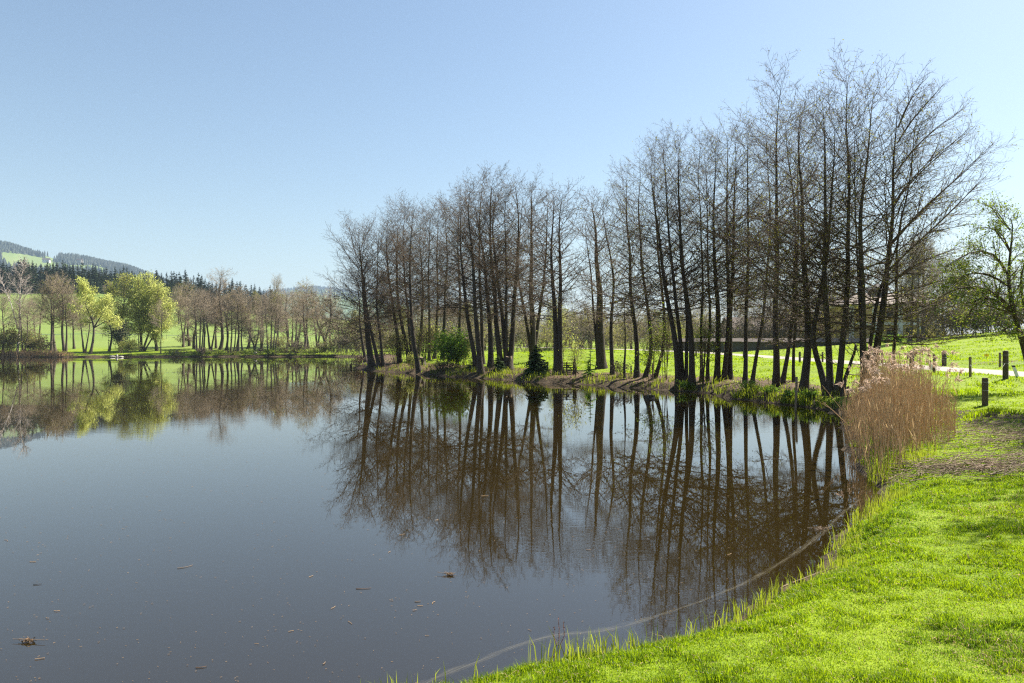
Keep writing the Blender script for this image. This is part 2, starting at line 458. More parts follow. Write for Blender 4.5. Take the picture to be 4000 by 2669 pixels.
def build_water():
    m = bpy.data.materials.new("pond_water"); m.use_nodes = True
    nt = m.node_tree; N, L = nt.nodes, nt.links
    p = N["Principled BSDF"]
    p.inputs["Base Color"].default_value = (0.018, 0.012, 0.003, 1)
    p.inputs["Roughness"].default_value = 0.012
    p.inputs["IOR"].default_value = 1.98
    p.inputs["Specular IOR Level"].default_value = 0.5
    tc = N.new("ShaderNodeTexCoord")
    mp = N.new("ShaderNodeMapping"); mp.inputs["Rotation"].default_value = (0, 0, math.radians(25)); mp.inputs["Scale"].default_value = (1.1, 5.5, 1)
    L.new(tc.outputs["Object"], mp.inputs[0])
    n1 = N.new("ShaderNodeTexNoise"); n1.inputs["Scale"].default_value = 1.6; n1.inputs["Detail"].default_value = 3
    L.new(mp.outputs[0], n1.inputs["Vector"])
    big = N.new("ShaderNodeTexNoise"); big.inputs["Scale"].default_value = .16; big.inputs["Detail"].default_value = 2
    L.new(tc.outputs["Object"], big.inputs["Vector"])
    mr = N.new("ShaderNodeMapRange"); mr.inputs[1].default_value = .48; mr.inputs[2].default_value = .68
    L.new(big.outputs["Fac"], mr.inputs[0])
    mu = N.new("ShaderNodeMath"); mu.operation = 'MULTIPLY'
    L.new(n1.outputs["Fac"], mu.inputs[0]); L.new(mr.outputs[0], mu.inputs[1])
    bp = N.new("ShaderNodeBump"); bp.inputs["Strength"].default_value = .04; bp.inputs["Distance"].default_value = .04
    L.new(mu.outputs[0], bp.inputs["Height"])
    n2 = N.new("ShaderNodeTexNoise"); n2.inputs["Scale"].default_value = 3.0; n2.inputs["Detail"].default_value = 2
    L.new(tc.outputs["Object"], n2.inputs["Vector"])
    b2 = N.new("ShaderNodeBump"); b2.inputs["Strength"].default_value = .008; b2.inputs["Distance"].default_value = .04
    L.new(n2.outputs["Fac"], b2.inputs["Height"]); L.new(bp.outputs[0], b2.inputs["Normal"])
    L.new(b2.outputs[0], p.inputs["Normal"])
    b = Buf(); b.add([(-330, -40, 0), (22, -40, 0), (22, 150, 0), (-330, 150, 0)], [[0, 1, 2, 3]])
    tag(b.obj("water", m, smooth=False), "calm dark pond water mirroring sky and trees", kind="structure")
build_water()

def build_road():
    pts = []
    for (ax, ay), (bx, by) in zip(ROAD[:-1], ROAD[1:]):
        n = max(2, int(math.hypot(bx - ax, by - ay) / 1.5))
        for t in np.linspace(0, 1, n, endpoint=False): pts.append((ax + t * (bx - ax), ay + t * (by - ay)))
    P = np.array(pts)
    for _ in range(14): P[1:-1] = (P[:-2] + 2 * P[1:-1] + P[2:]) / 4
    T = norm(np.gradient(P, axis=0)); Nn = np.stack([-T[:, 1], T[:, 0]], -1)
    rng = np.random.default_rng(8)
    cols = []
    for k, w in enumerate(np.linspace(-2.15, 2.15, 7)):
        j = rng.normal(0, .12, len(P)) if k in (0, 6) else 0
        q = P + Nn * (w + j * np.ones(len(P)))[:, None]
        z = road_z(q[:, 1]) + .03 + (.03 if k in (2, 3, 4) else 0) - (.05 if k in (0, 6) else 0)
        cols.append(np.column_stack([q, z]))
    V = np.stack(cols, 1); n = len(P)
    i = (np.arange(n - 1)[:, None] * 7 + np.arange(6)[None]).ravel()
    b = Buf(); b.add(V.reshape(-1, 3), np.stack([i, i + 7, i + 8, i + 1], -1))
    g = mat("gravel", (0.24, 0.205, 0.17), (0.35, 0.31, 0.26), scale=1.2, bump=.6, bscale=12, detail=8)
    tag(b.obj("gravel_road", g), "pale gravel lane crossing the meadow", kind="structure")
build_road()

# ------------------------------------------------------------------ tree growing
UP = np.array([0, 0, 1.0])
def sample(P, R, par, t):
    K = P.shape[1]
    f = np.clip(t, 0, .9999) * (K - 1); i = f.astype(int); w = (f - i)[:, None]
    A, B = P[par, i], P[par, i + 1]
    return A * (1 - w) + B * w, norm(B - A), R[par, i] * (1 - w[:, 0]) + R[par, i + 1] * w[:, 0]

def sprout(rng, P, R, counts, t0, t1, ang, asd, lenf, K, up, wob, rk, rmin, flat=0.0, rmax=9.0):
    """side shoots on every polyline"""
    par = np.repeat(np.arange(len(P)), counts)
    n = len(par)
    if n == 0: return np.zeros((0, K, 3)), np.zeros((0, K)), np.zeros(0, int), np.zeros(0)
    first = np.cumsum(counts) - counts
    idx = np.arange(n) - np.repeat(first, counts)
    t = t0 + (t1 - t0) * (idx + rng.random(n)) / np.repeat(np.maximum(counts, 1), counts)
    A, T, r = sample(P, R, par, t)
    side = norm(np.cross(T, rng.normal(size=(n, 3))))
    if flat > 0:
        h = norm(np.cross(T, UP) + 1e-4 * rng.normal(size=(n, 3))) * np.where(idx % 2, 1, -1)[:, None]
        side = norm(flat * h + (1 - flat) * side)
    a = np.clip(np.asarray(ang(t) if callable(ang) else ang) + rng.normal(0, asd, n), .12, 2.0)[:, None]
    d = np.cos(a) * T + np.sin(a) * side
    Ln = lenf(t, par, rng)
    pts = [A]
    for k in range(K - 1):
        pts.append(pts[-1] + d * (Ln / (K - 1))[:, None])
        d = norm(d + up * UP + wob * rng.normal(size=(n, 3)))
    r0 = np.clip(r * rk, rmin, rmax)
    Rr = r0[:, None] * np.linspace(1, .32, K)[None]
    return np.stack(pts, 1), Rr, par, Ln

def plen(P): return np.linalg.norm(P[:, 1:] - P[:, :-1], axis=-1).sum(1)

def smooth_stem(pts, n, rng, wob):
    pts = np.asarray(pts, float)
    if len(pts) == 2:
        pts = np.array([pts[0], pts[0] * .65 + pts[1] * .35, pts[0] * .3 + pts[1] * .7, pts[1]])
    d = np.r_[0, np.cumsum(np.linalg.norm(np.diff(pts, axis=0), axis=1))]
    u = np.linspace(0, d[-1], n)
    out = np.stack([np.interp(u, d, pts[:, k]) for k in range(3)], -1)
    for _ in range(2): out[1:-1] = (out[:-2] + 2 * out[1:-1] + out[2:]) / 4
    w = rng.normal(size=(n, 3)) * wob; w[:2] = 0
    for _ in range(2): w[1:-1] = (w[:-2] + w[1:-1] + w[2:]) / 2.5
    w[:, 2] *= .3
    return out + w

def grow(rng, stems, p):
    """stems: [(points (n,3), base radius, crown length factor)]; returns trunk Buf, crown Buf"""
    tb, cb = Buf(), Buf()
    S1 = p.get("sides", 7)
    for pts, r0, kf in stems:
        n = p.get("stem_pts", 18)
        P = smooth_stem(pts, n, rng, p.get("wob", .035))
        t = np.linspace(0, 1, n)
        R = r0 * (.96 * (1 - t) ** p.get("taper", .92) + .018)
        R[0] *= 1.45; R[1] *= 1.06
        tubes(tb, P[None], R[None], S1)
        Ls = plen(P[None])[0]
        t0 = p.get("t0", .25); Lm = p["L"] * kf
        n1 = max(4, int(p.get("d1", 4.6) * Ls * (1 - t0)))
        top = p.get("top", .14); shape = p.get("shape", .8)
        lf = lambda tt, par, g: Lm * (top + (1 - top) * np.clip((1 - tt) / (1 - t0), 0, 1) ** shape) * np.clip((tt - t0) / .1 + .55, .4, 1) * g.uniform(.5, 1.12, len(tt))
        a0, a1 = p.get("ang", (1.5, .55))
        af = lambda tt: a0 + (a1 - a0) * np.clip((tt - t0) / (1 - t0), 0, 1) ** .8
        B1, R1, _, L1 = sprout(rng, P[None], R[None], np.array([n1]), t0, .985, af, .16, lf, 7, p.get("up", .07), p.get("w1", .12), .34, p.get("r1", .009), rmax=p.get("r1max", .032))
        if "limbs" in p:
            for lp, lr in p["limbs"]:
                q = smooth_stem(lp, 7, rng, .10)
                B1 = np.concatenate([B1, q[None]]); R1 = np.concatenate([R1, (lr * .75 * np.linspace(1, .12, 7))[None]])
            L1 = plen(B1); 
        tubes(cb, B1, R1, 5)
        L1 = plen(B1)
        th = p.get("thick", 1.0)
        c2 = np.maximum(1, (L1 * p.get("d2", 4.6)).astype(int))
        B2, R2, par, L2 = sprout(rng, B1, R1, c2, .18, .99, .85, .22, lambda tt, pr, g: np.clip(L1[pr] * .5 * (1.05 - .75 * tt), .15, p.get("l2max", 1.6)) * g.uniform(.5, 1.2, len(tt)), 4, p.get("up2", .1), .14, .6, .0055 * th, .55, rmax=.02 * th)
        tubes(cb, B2, R2, 3)
        tips = [B1[:, -1], B2[:, -1]]
        if p.get("d3", 6) > 0:
            c3 = np.maximum(1, (L2 * p.get("d3", 6)).astype(int))
            B3, R3, par, L3 = sprout(rng, B2, R2, c3, .15, 1.0, .8, .28, lambda tt, pr, g: np.clip(L2[pr] * .55 * (1.1 - .6 * tt), .12, .7) * g.uniform(.5, 1.25, len(tt)), 3, p.get("up3", .14), .2, .7, .0036 * th, .3, rmax=.007 * th)
            tubes(cb, B3, R3, 3)
            nd = p.get("d4", 3)
            if nd > 0:
                c4 = np.full(len(B3), nd)
                B4, R4, _, _ = sprout(rng, B3, R3, c4, .2, 1.0, .75, .3, lambda tt, pr, g: g.uniform(.08, .26, len(tt)) * p.get("l4", 1), 2, 0, 0, 1, .003)
                spikes(cb, B4[:, 0], B4[:, 1] + np.array([0, 0, .02]), .0033 * th, rng)
                tips.append(B4[:, 1])
            tips.append(B3[:, -1]); tips.append(B3[:, 1])
        if p.get("bud", 0) > 0:
            T = np.concatenate(tips)
            if "budz" in p:
                zz = T[:, 2] / max(P[-1, 2], 1)
                T = T[rng.random(len(T)) < np.clip(1.25 - zz * p["budz"], .12, 1)]
            T = T[rng.random(len(T)) < min(1, p["bud"])]
            reps = max(1, int(p.get("budn", 1)))
            T = np.repeat(T, reps, 0)
            T = T + rng.normal(0, p.get("budspread", .03), T.shape)
            leaves(cb, T, p.get("buds", .05), rng, m=1, width=.6)
    return tb, cb

def tree(name, label, cat, group, base, stems, p, bark, twig, leaf="bud", seed=0):
    rng = np.random.default_rng(seed)
    tb, cb = grow(rng, stems, p)
    o = thing(name, label, cat, tuple(base), group)
    tb.obj("trunk", M[bark], o)
    cb.obj("crown", [M[twig], M[leaf]], o)
    return o

# ------------------------------------------------------------------ distant hills and the far wood
def fuzzy_trees(buf, P, h, w, rng):
    """small pointed tree shapes: jagged six-sided spires in two tiers"""
    n = len(P); a = np.arange(6) * math.pi / 3
    for z0, z1, k in ((0.0, .62, 1.0), (.38, 1.0, .68)):
        r = w[:, None] * k * rng.uniform(.7, 1.2, (n, 6)) * .5
        ring = P[:, None] + np.stack([r * np.cos(a), r * np.sin(a), (z0 + rng.uniform(-.06, .06, (n, 6))) * h[:, None]], -1)
        top = P + np.stack([0 * h, 0 * h, h * z1], -1)
        V = np.concatenate([ring, top[:, None]], 1)
        tri = np.array([[i, (i + 1) % 6, 6] for i in range(6)])
        buf.add(V, T=(np.arange(n)[:, None, None] * 7 + tri[None]).reshape(-1, 3))

M["hill_field"] = mat("hill_pasture", (0.10, 0.16, 0.03), (0.16, 0.2, 0.05), scale=.004)
M["hill_wood"] = mat("hill_conifers", (0.028, 0.046, 0.03), (0.055, 0.06, 0.04), scale=.006, detail=6)
def build_hills():
    rng = np.random.default_rng(5)
    def ridge(pxs, pys, dist, r0, r1, name, label, trees, seed, field=None, woodcov=1.0, th=17):
        pxs, pys = np.array(pxs, float), np.array(pys, float)
        A = np.arctan((np.linspace(pxs[0], pxs[-1], 150) - 2000) / F)
        Rr = np.linspace(r0, r1, 46)
        AA, RR = np.meshgrid(A, Rr)
        def hz(a, r):
            px = np.tan(a) * F + 2000
            yd = dist * np.cos(a)
            top = CAMZ + (HOR - np.interp(px, pxs, pys)) / F * yd - th * .9
            k = np.where(r < dist, ss(r0, dist * 1.02, r) ** .9, 1 - .5 * ss(dist, r1, r))
            x, y = r * np.sin(a), r * np.cos(a)
            return 20 + (top - 20) * k + (vnoise(x, y, 160, seed) - .5) * 18 * k * (1 - k) * 2
        X, Y = RR * np.sin(AA), RR * np.cos(AA); Z = hz(AA, RR)
        V = np.stack([X, Y, Z], -1).reshape(-1, 3); n = len(A)
        i = (np.arange(len(Rr) - 1)[:, None] * n + np.arange(n - 1)[None]).ravel()
        b = Buf(); b.add(V, np.stack([i, i + 1, i + n + 1, i + n], -1))
        tag(b.obj(name, M["hill_field"]), label, kind="structure")
        a = rng.uniform(A[0], A[-1], trees * 4)
        r = np.where(rng.random(len(a)) < .35, dist * rng.uniform(.985, 1.02, len(a)), rng.uniform(r0 * 1.25, dist, len(a)))
        x, y = r * np.sin(a), r * np.cos(a); z = hz(a, r)
        keep = vnoise(x, y, 260, seed + 1) < woodcov
        px, py = 2000 + x / y * F, HOR - (z - CAMZ) / y * F
        if field is not None:
            px = px + (vnoise(x, y, 45, 88) - .5) * 46; py = py + (vnoise(x, y, 45, 89) - .5) * 16
            for (fx0, fy0, fx1, fy1, skew) in field:
                yy = py - skew * (px - fx0)
                keep &= ~((px > fx0) & (px < fx1) & (yy > fy0) & (yy < fy1))
        k = np.nonzero(keep)[0][:trees]
        P = np.stack([x[k], y[k], z[k]], -1)
        h = rng.uniform(.6, 1.15, len(k)) * th
        tb = Buf(); fuzzy_trees(tb, P, h, h * rng.uniform(.38, .6, len(k)), rng)
        tag(tb.obj("hillside_wood", M["hill_wood"], smooth=False), "hazy blue wood covering the " + label.split(" with")[0], kind="stuff")
    ridge([-900, -500, -200, 0, 60, 85, 110, 180, 215, 235, 300, 420, 500, 560, 630, 720, 800], [900, 905, 925, 943, 955, 966, 972, 985, 998, 988, 994, 1020, 1035, 1058, 1082, 1120, 1165],
          2900, 1500, 3700, "hill", "long forested hill ridge with a bright pasture", 15000, 31,
          field=[(15, 985, 225, 1040, .09), (150, 1020, 420, 1036, .10)], woodcov=.8)
    ridge([760, 900, 1040, 1100, 1180, 1240, 1290, 1400, 1600, 1900, 2300, 2700], [1165, 1150, 1132, 1124, 1116, 1113, 1118, 1135, 1170, 1240, 1300, 1345],
          4600, 3400, 5600, "hill", "low distant wooded hill with a rounded top", 5000, 41, woodcov=.95, th=18)
build_hills()

# radio mast and farmhouse on the far ridge
def hill_point(px, py, Y): return np.array([(px - 2000) / F * Y, Y, CAMZ - (py - HOR) / F * Y])
def build_mast():
    p = hill_point(239, 1000, 2380)
    o = thing("radio_mast", "thin radio mast standing on the forested hill ridge", "mast", p - np.array([0, 0, 14]))
    b = Buf(); tubes(b, np.array([[[0, 0, 0], [0, 0, 14], [0, 0, 33]]]), np.array([[.9, .7, .35]]), 5); b.obj("pole", M["wire"], o)
    b = Buf(); tubes(b, np.array([[[0, 0, 27], [0, 0, 29], [0, 0, 31]]]), np.array([[1.1, 1.1, 1.1]]), 6); b.obj("antenna", M["white"], o)
build_mast()

def far_house(px, py, Y, w, label, rot=.3, wall="trim", roof="roof"):
    p = hill_point(px, py, Y)
    o = thing("farmhouse", label, "house", p - np.array([0, 0, 4]), rz=rot)
    b = Buf(); box(b, (0, 0, 4), (w, w * .6, 8)); b.obj("wall", M[wall], o, smooth=False)
    b = Buf(); h = w * .28; e = w * .05
    V = [(-w / 2 - e, -w * .3 - e, 7.9), (w / 2 + e, -w * .3 - e, 7.9), (w / 2 + e, w * .3 + e, 7.9), (-w / 2 - e, w * .3 + e, 7.9), (-w / 2 - e, 0, 7.9 + h), (w / 2 + e, 0, 7.9 + h)]
    b.add(V, [[0, 1, 5, 4], [2, 3, 4, 5], [3, 2, 1, 0]], [[1, 2, 5], [3, 0, 4]]); b.obj("roof", M[roof], o, smooth=False)
    for k in (-.3, 0, .3):
        b = Buf(); box(b, (k * w, -w * .3 - .06, 4.6), (w * .09, .12, 1.7)); b.obj("window", M["glass"], o, smooth=False)
far_house(181, 1021, 1900, 17, "small pale farmhouse with brown roof on the hill pasture", .25)
far_house(312, 1022, 2000, 15, "long low farm building at the foot of the ridge wood", -.2, "greyplaster")

# conifers along the far meadow
def conifer_mesh(rng, h, r, whorls, per, sprays, leafm="spruce", lean=0.0):
    tb, cb = Buf(), Buf()
    tubes(tb, np.array([[[0, 0, 0], [lean * .4, 0, h * .5], [lean, 0, h * .98]]]), np.array([[h * .016, h * .011, h * .003]]), 6)
    t = np.repeat(np.linspace(.08, .985, whorls), per) + rng.normal(0, .018, whorls * per)
    n = len(t); az = rng.uniform(0, 2 * math.pi, n)
    L = r * (np.clip(1 - t, .015, 1) ** .82) * rng.uniform(.6, 1.15, n) + .03 * r
    dz = -.22 + .75 * t ** 2
    d = norm(np.stack([np.cos(az), np.sin(az), dz], -1))
    A = np.stack([lean * t, 0 * t, t * h], -1)
    f = (np.arange(sprays) + .6) / sprays
    pos = A[:, None] + d[:, None] * (L[:, None] * f)[:, :, None]
    pos[..., 2] -= .10 * L[:, None] * f ** 2
    sgn = np.where(np.arange(sprays) % 2, 1, -1)
    sd = np.cross(d, UP)
    dirv = norm(d[:, None] * .9 + sd[:, None] * sgn[None, :, None] * rng.uniform(.3, .9, (n, sprays, 1)) + rng.normal(0, .18, (n, sprays, 3)) + np.array([0, 0, -.28]))
    sz = (L[:, None] * .5 * (1.15 - .5 * f)[None] + .05 * r)
    P = pos.reshape(-1, 3); D = dirv.reshape(-1, 3); Sz = sz.ravel()[:, None]
    wv = norm(np.cross(D, UP) + rng.normal(0, .5, P.shape))
    P0 = P - D * Sz * .35
    V = np.stack([P0, P0 + D * Sz * .5 + wv * Sz * .24, P0 + D * Sz, P0 + D * Sz * .5 - wv * Sz * .24], 1)
    cb.add(V, np.arange(len(P) * 4).reshape(-1, 4))
    return tb.mesh("trunk", M["far_bark"]), cb.mesh("crown", M[leafm], smooth=False)

def place(name, label, cat, group, loc, meshes, scale, rz, sz=1.0):
    o = thing(name, label, cat, tuple(loc), group, rz)
    o.scale = (scale, scale, scale * sz)
    link("trunk", meshes[0], o); link("crown", meshes[1], o)
    return o

def build_far_wood():
    rng = np.random.default_rng(77)
    protos = [conifer_mesh(rng, 15, rng.uniform(3.2, 4.4), 18, 11, 7) for _ in range(6)]
    group = "spruces of the dark wood behind the far meadow"
    # skyline of the wood: photo px -> row of the tips
    sx = [-150, 0, 60, 95, 150, 205, 260, 330, 400, 470, 540, 590, 650, 700, 760, 800, 860, 935, 985, 1040, 1090]
    sy = [1005, 1020, 1035, 1008, 1030, 1026, 1030, 1036, 1046, 1058, 1062, 1075, 1068, 1075, 1078, 1092, 1105, 1104, 1122, 1135, 1150]
    k = 0
    for row, (Y, dy, step) in enumerate(((336, 34, 17), (352, 20, 17), (372, 8, 16), (396, -4, 14))):
        px = -160.0 + 9 * row
        while px < 1080:
            y = Y + rng.uniform(-9, 9); x = (px - 2000) / F * y
            g = ground_at(x, y)
            tip = np.interp(px, sx, sy) + dy + rng.normal(0, 8)
            h = CAMZ + (HOR - tip) / F * y - g
            if h > 4:
                place("spruce_tree", "dark spruce crowded into the wood behind the far meadow", "tree", group, (x, y, g - .3), protos[k % 6], h / 15, rng.uniform(0, 6.3), 1.0)
                k += 1
            px += step * rng.uniform(.6, 1.5)
    # single spruces that stand up from the skyline
    for px, tip, lab in ((95, 1003, "tall spruce rising above the wood behind the white birch"), (184, 1019, "broad pointed spruce rising from the wood below the hill pasture"),
                         (935, 1098, "lone spruce tip standing above the brown trees at the end of the wood"), (700, 1062, "spruce standing beside the gap where the wood steps down"), (612, 1058, "last tall spruce of the high wood above the bright willow")):
        Y = 352.0; x = (px - 2000) / F * Y; g = ground_at(x, Y)
        place("spruce_tree", lab, "tree", "spruces standing up from the wood's skyline", (x, Y, g - .3), protos[k % 6], (CAMZ + (HOR - tip) / F * Y - g) / 15, 1.0 * k); k += 1
build_far_wood()

# ------------------------------------------------------------------ leafless and leafing trees on the far shore
def stem_pts(*p): return [np.array(q, float) for q in p]
def far_tree_protos():
    out = {}
    H = 14.0
    base = dict(L=5.0, d1=5.6, d2=4.2, d3=4.0, d4=2, l4=2.0, thick=2.5, t0=.4, r1=.03, r1max=.075, sides=6, stem_pts=12, wob=.12, w1=.2, ang=(1.35, .5), up=.1, l2max=1.5, up3=.2, shape=.5, top=.32)
    def mk(key, seed, stems, bark="far_bark", twig="far_twig", leaf="bud", **kw):
        rng = np.random.default_rng(seed)
        p = dict(base); p.update(kw)
        tb, cb = grow(rng, stems, p)
        out[key] = (tb.mesh("trunk", M[bark]), cb.mesh("crown", [M[twig], M[leaf]]))
    S = lambda *pts: [np.array(q, float) for q in pts]
    mk("single", 1, [(S((0, 0, 0), (.2, 0, 5), (-.1, .2, 10), (.1, 0, H)), .24, 1)], t0=.45)
    mk("single_b", 2, [(S((0, 0, 0), (-.4, 0, 4), (-.2, .3, 9), (-.5, 0, H)), .26, 1.05)], t0=.36, bud=.2, buds=.16)
    mk("fork", 3, [(S((0, 0, 0), (-.5, 0, 4), (-1.0, .3, 9), (-1.2, 0, H)), .24, .9), (S((.1, 0, 0), (.5, .1, 4), (1.2, -.2, 9), (1.5, 0, H * .94)), .2, .9)], t0=.44)
    mk("clump", 4, [(S((-.5, 0, 0), (-.9, 0, 6), (-1.3, .2, H * .92)), .17, .8), (S((0, .2, 0), (.1, .3, 7), (0, .2, H)), .19, .8), (S((.5, 0, 0), (.9, 0, 5), (1.5, .2, H * .9)), .16, .8), (S((.9, .3, 0), (1.5, 0, 5), (2.4, .2, H * .8)), .13, .8)], t0=.5, L=4.0)
    mk("gnarled", 6, [(S((0, 0, 0), (.5, 0, 3), (-.3, .2, 6), (.5, 0, 9.5), (.2, 0, H)), .32, 1.1)], t0=.25, wob=.3, L=4.8, w1=.35, d1=4.6)
    mk("gnarled_fork", 7, [(S((0, 0, 0), (.1, 0, 2.6), (-1.2, .2, 6), (-2.2, 0, H * .85)), .34, 1.0), (S((0, .1, 0), (.3, 0, 3.), (1.3, .2, 7), (1.0, 0, H)), .3, 1.0)], t0=.24, wob=.25, L=4.6, w1=.35, d1=4.8)
    mk("birch", 8, [(S((0, 0, 0), (.1, 0, 4), (.3, .1, 7.5), (.9, 0, H)), .2, 1.0), (S((.1, 0, 4.2), (-.9, 0, 7.5), (-2.6, .2, 11.2), (-3.0, 0, 13)), .1, .6)], "birch", "birch_twig", L=4.2, t0=.45, ang=(.8, .45), up=.12, d1=3.4, d3=3, d4=1, thick=2.2, r1=.04)
    mk("tall_thin", 9, [(S((0, 0, 0), (.1, 0, 6), (.3, 0, 10), (.2, 0, H)), .15, .8)], t0=.5)
    wl = dict(t0=.22, bud=.75, budn=3, buds=.24, budspread=.26, d3=3.0, d4=0, L=3.8, ang=(1.1, .5), up=.05, thick=2.2)
    mk("willow", 10, [(S((0, 0, 0), (0, .1, 4), (-.6, 0, 8), (-.5, .2, H * .97)), .3, 1.0), (S((.3, 0, 0), (1.2, 0, 3.2), (2.6, .3, 7), (3.3, 0, H * .86)), .22, 1), (S((.5, .2, 0), (2.2, .3, 3.0), (4.2, 0, 5.5), (5.2, 0, H * .62)), .17, .9), (S((-.1, .3, 0), (-.3, .3, 5), (1.2, .6, 9), (1.4, .3, H)), .2, 1)], "far_bark", "far_twig", "willow", **wl)
    mk("willow_airy", 11, [(S((0, 0, 0), (.6, 0, 2.6), (.8, .1, 5.6), (-.6, 0, 9), (-1.6, 0, H)), .28, 1.0), (S((.8, .1, 5.4), (2.4, 0, 8), (3.3, .2, 10.5)), .13, .8), (S((.7, 0, 5.2), (2.5, .1, 6.3), (4.6, .2, 6.9)), .13, .8)], "far_bark", "far_twig", "willow", **dict(wl, bud=.9, budn=4, buds=.27, t0=.42, d1=4.2))
    mk("pale_tree", 12, [(S((0, 0, 0), (-.2, 0, 5), (.6, .1, 9), (.4, .2, H)), .28, 1.1), (S((0, 0, 1), (-1.4, 0, 5.5), (-2.2, .1, 9), (-2.1, .2, H * .9)), .16, .9)], "far_bark", "far_twig", "pale_crown", **dict(wl, bud=.5, budn=3, t0=.38))
    mk("olive_tree", 13, [(S((0, 0, 0), (.2, 0, 5), (.1, .2, 10), (.3, 0, H)), .2, 1.0)], "far_bark", "far_twig", "olive", t0=.3, bud=.5, buds=.28, budspread=.15)
    return out
FT = far_tree_protos()

def far_tree(px, base, tip, key, label, cat="tree", name=None, group="leafless trees on the far shore", rz=0.0, Y=None, wide=1.0):
    p = hit(px, base) if Y is None else np.array([(px - 2000) / F * Y, Y, ground_at((px - 2000) / F * Y, Y)])
    h = CAMZ + (HOR - tip) / F * p[1] - p[2]
    o = place(name or "bare_tree", label, cat, group, p - np.array([0, 0, .15]), FT[key], h / 14 * wide, rz, 1 / wide)
    return o

for a in [
    (12, 1390, 1160, "single", "bare dark tree behind the olive bushes beside the white birch"),
    (92, 1388, 1170, "fork", "low crooked bare tree just beside the white birch trunk"),
    (200, 1376, 1096, "single", "straight bare tree, first of four dark stems beyond the old reeds"),
    (216, 1374, 1112, "single_b", "bare tree bending outward, second of four dark stems beyond the old reeds"),
    (252, 1374, 1096, "single_b", "tall bare tree with round brown top, third of four stems beyond the old reeds"),
    (258, 1374, 1150, "single", "shorter slanting bare tree, last of four stems beyond the old reeds"),
    (330, 1382, 1180, "fork", "small bare tree leaning over the water beside the crooked willow"),
    (424, 1372, 1260, "tall_thin", "thin young bare tree between the two willows"),
    (540, 1368, 1240, "single", "dark bare stem in front of the bright spreading willow"),
    (740, 1352, 1118, "single_b", "leaning bare tree on the meadow edge beside the bright willow"),
    (778, 1380, 1132, "clump", "bare tree clump with thin stems on the mound at the waterline"),
    (796, 1378, 1160, "single", "bare tree rising from the thin stems on the waterside mound"),
    (822, 1374, 1150, "fork", "pair of close grey stems beside the waterside mound"),
    (856, 1376, 1068, "gnarled", "thick bare tree with a wide pale crown high above the others"),
    (902, 1380, 1150, "clump", "bare clump of four straight black stems in the middle of the far shore"),
    (930, 1380, 1137, "single", "tall bare tree among the straight black stems of the far shore"),
    (948, 1380, 1190, "single_b", "small bare tree at the edge of the straight black stems"),
    (994, 1380, 1215, "gnarled_fork", "low crooked bare tree with a forked base on the waterline"),
    (1056, 1386, 1130, "clump", "thin straight bare stems beside the low crooked forked tree"),
    (1115, 1378, 1148, "gnarled", "stout bare tree with a broken pale scar on its trunk"),
    (1163, 1344, 1150, "fork", "bare tree standing back from the water behind the scarred tree"),
    (1205, 1362, 1116, "single_b", "bare tree with ascending branches before the blue hill"),
    (1268, 1374, 1135, "gnarled_fork", "stout forked bare tree nearest the wooded peninsula"),
    (1320, 1376, 1210, "single", "slender bare tree half hidden behind the peninsula branches"),
]:
    far_tree(*a, rz=random.Random(a[0]).uniform(-.4, .4), wide=1.15)
far_tree(68, 1388, 1030, "birch", "bare white birch with a pale forked trunk over olive bushes", name="birch_tree", group="birches on the far shore")
far_tree(628, 1383, 1180, "tall_thin", "slim pale birch stem in front of the bright willow", name="birch_tree", group="birches on the far shore")
far_tree(352, 1384, 1098, "willow_airy", "airy yellow green willow with a crooked leaning trunk", name="willow_tree", group="leafing willows on the far shore")
far_tree(474, 1372, 1080, "pale_tree", "pale green leafing tree between the two yellow willows", name="leafing_tree", group="leafing willows on the far shore")
far_tree(425, 1374, 1170, "willow_airy", "smaller airy willow filling the gap below the pale green tree", name="willow_tree", group="leafing willows on the far shore", wide=1.15)
far_tree(612, 1372, 1130, "pale_tree", "pale green tree behind the big bright willow's outer side", name="leafing_tree", group="leafing willows on the far shore", Y=149, wide=1.2)
for q_ in ((716, 1165, "fork", "bare brown tree standing back between willow and leaning meadow tree"), (760, 1150, "gnarled", "broad bare tree behind the leaning meadow tree"), (842, 1165, "clump", "bare clump behind the pair of grey stems"), (884, 1160, "single_b", "bare tree between the pale crowned tree and the black stems"), (968, 1165, "gnarled", "wide brown bare tree behind the black stems"),
           (1022, 1160, "fork", "forked brown tree behind the crooked waterside tree"), (1090, 1165, "olive_tree", "olive budding tree behind the scarred stout tree"), (1140, 1150, "clump", "bare clump behind the scarred stout tree"), (1185, 1155, "gnarled", "broad bare tree before the blue hill"), (1240, 1150, "fork", "bare tree behind the forked stout tree"), (1296, 1160, "gnarled", "bare tree near the hidden corner of the pond"), (148, 1160, "fork", "bare tree between the white birch and the four dark stems"), (290, 1170, "single_b", "slim bare tree beside the crooked willow")):
    far_tree(q_[0], 0, q_[1], q_[2], q_[3], Y=150.0 + (q_[0] * 7 % 13), group="trees standing back on the far shore", wide=1.3, rz=q_[0] * .7)
far_tree(550, 1372, 1082, "willow", "big bright yellow green willow with spreading stems", name="willow_tree", group="leafing willows on the far shore", wide=1.0)
for px, tip, Y, key, lab in [
    (1078, 1094, 215, "single", "tall pale bare tree standing high on the meadow before the blue hill"),
    (700, 1128, 235, "single_b", "bare brown tree at the wood edge beyond the bright willow"),
    (1000, 1150, 240, "olive_tree", "olive budding tree below the end of the spruce wood"),
    (1075, 1150, 230, "olive_tree", "olive budding tree with a dark top in front of the blue hill"),
]:
    far_tree(px, 0, tip, key, lab, Y=Y, group="trees at the meadow's upper edge")
rr = random.Random(4)
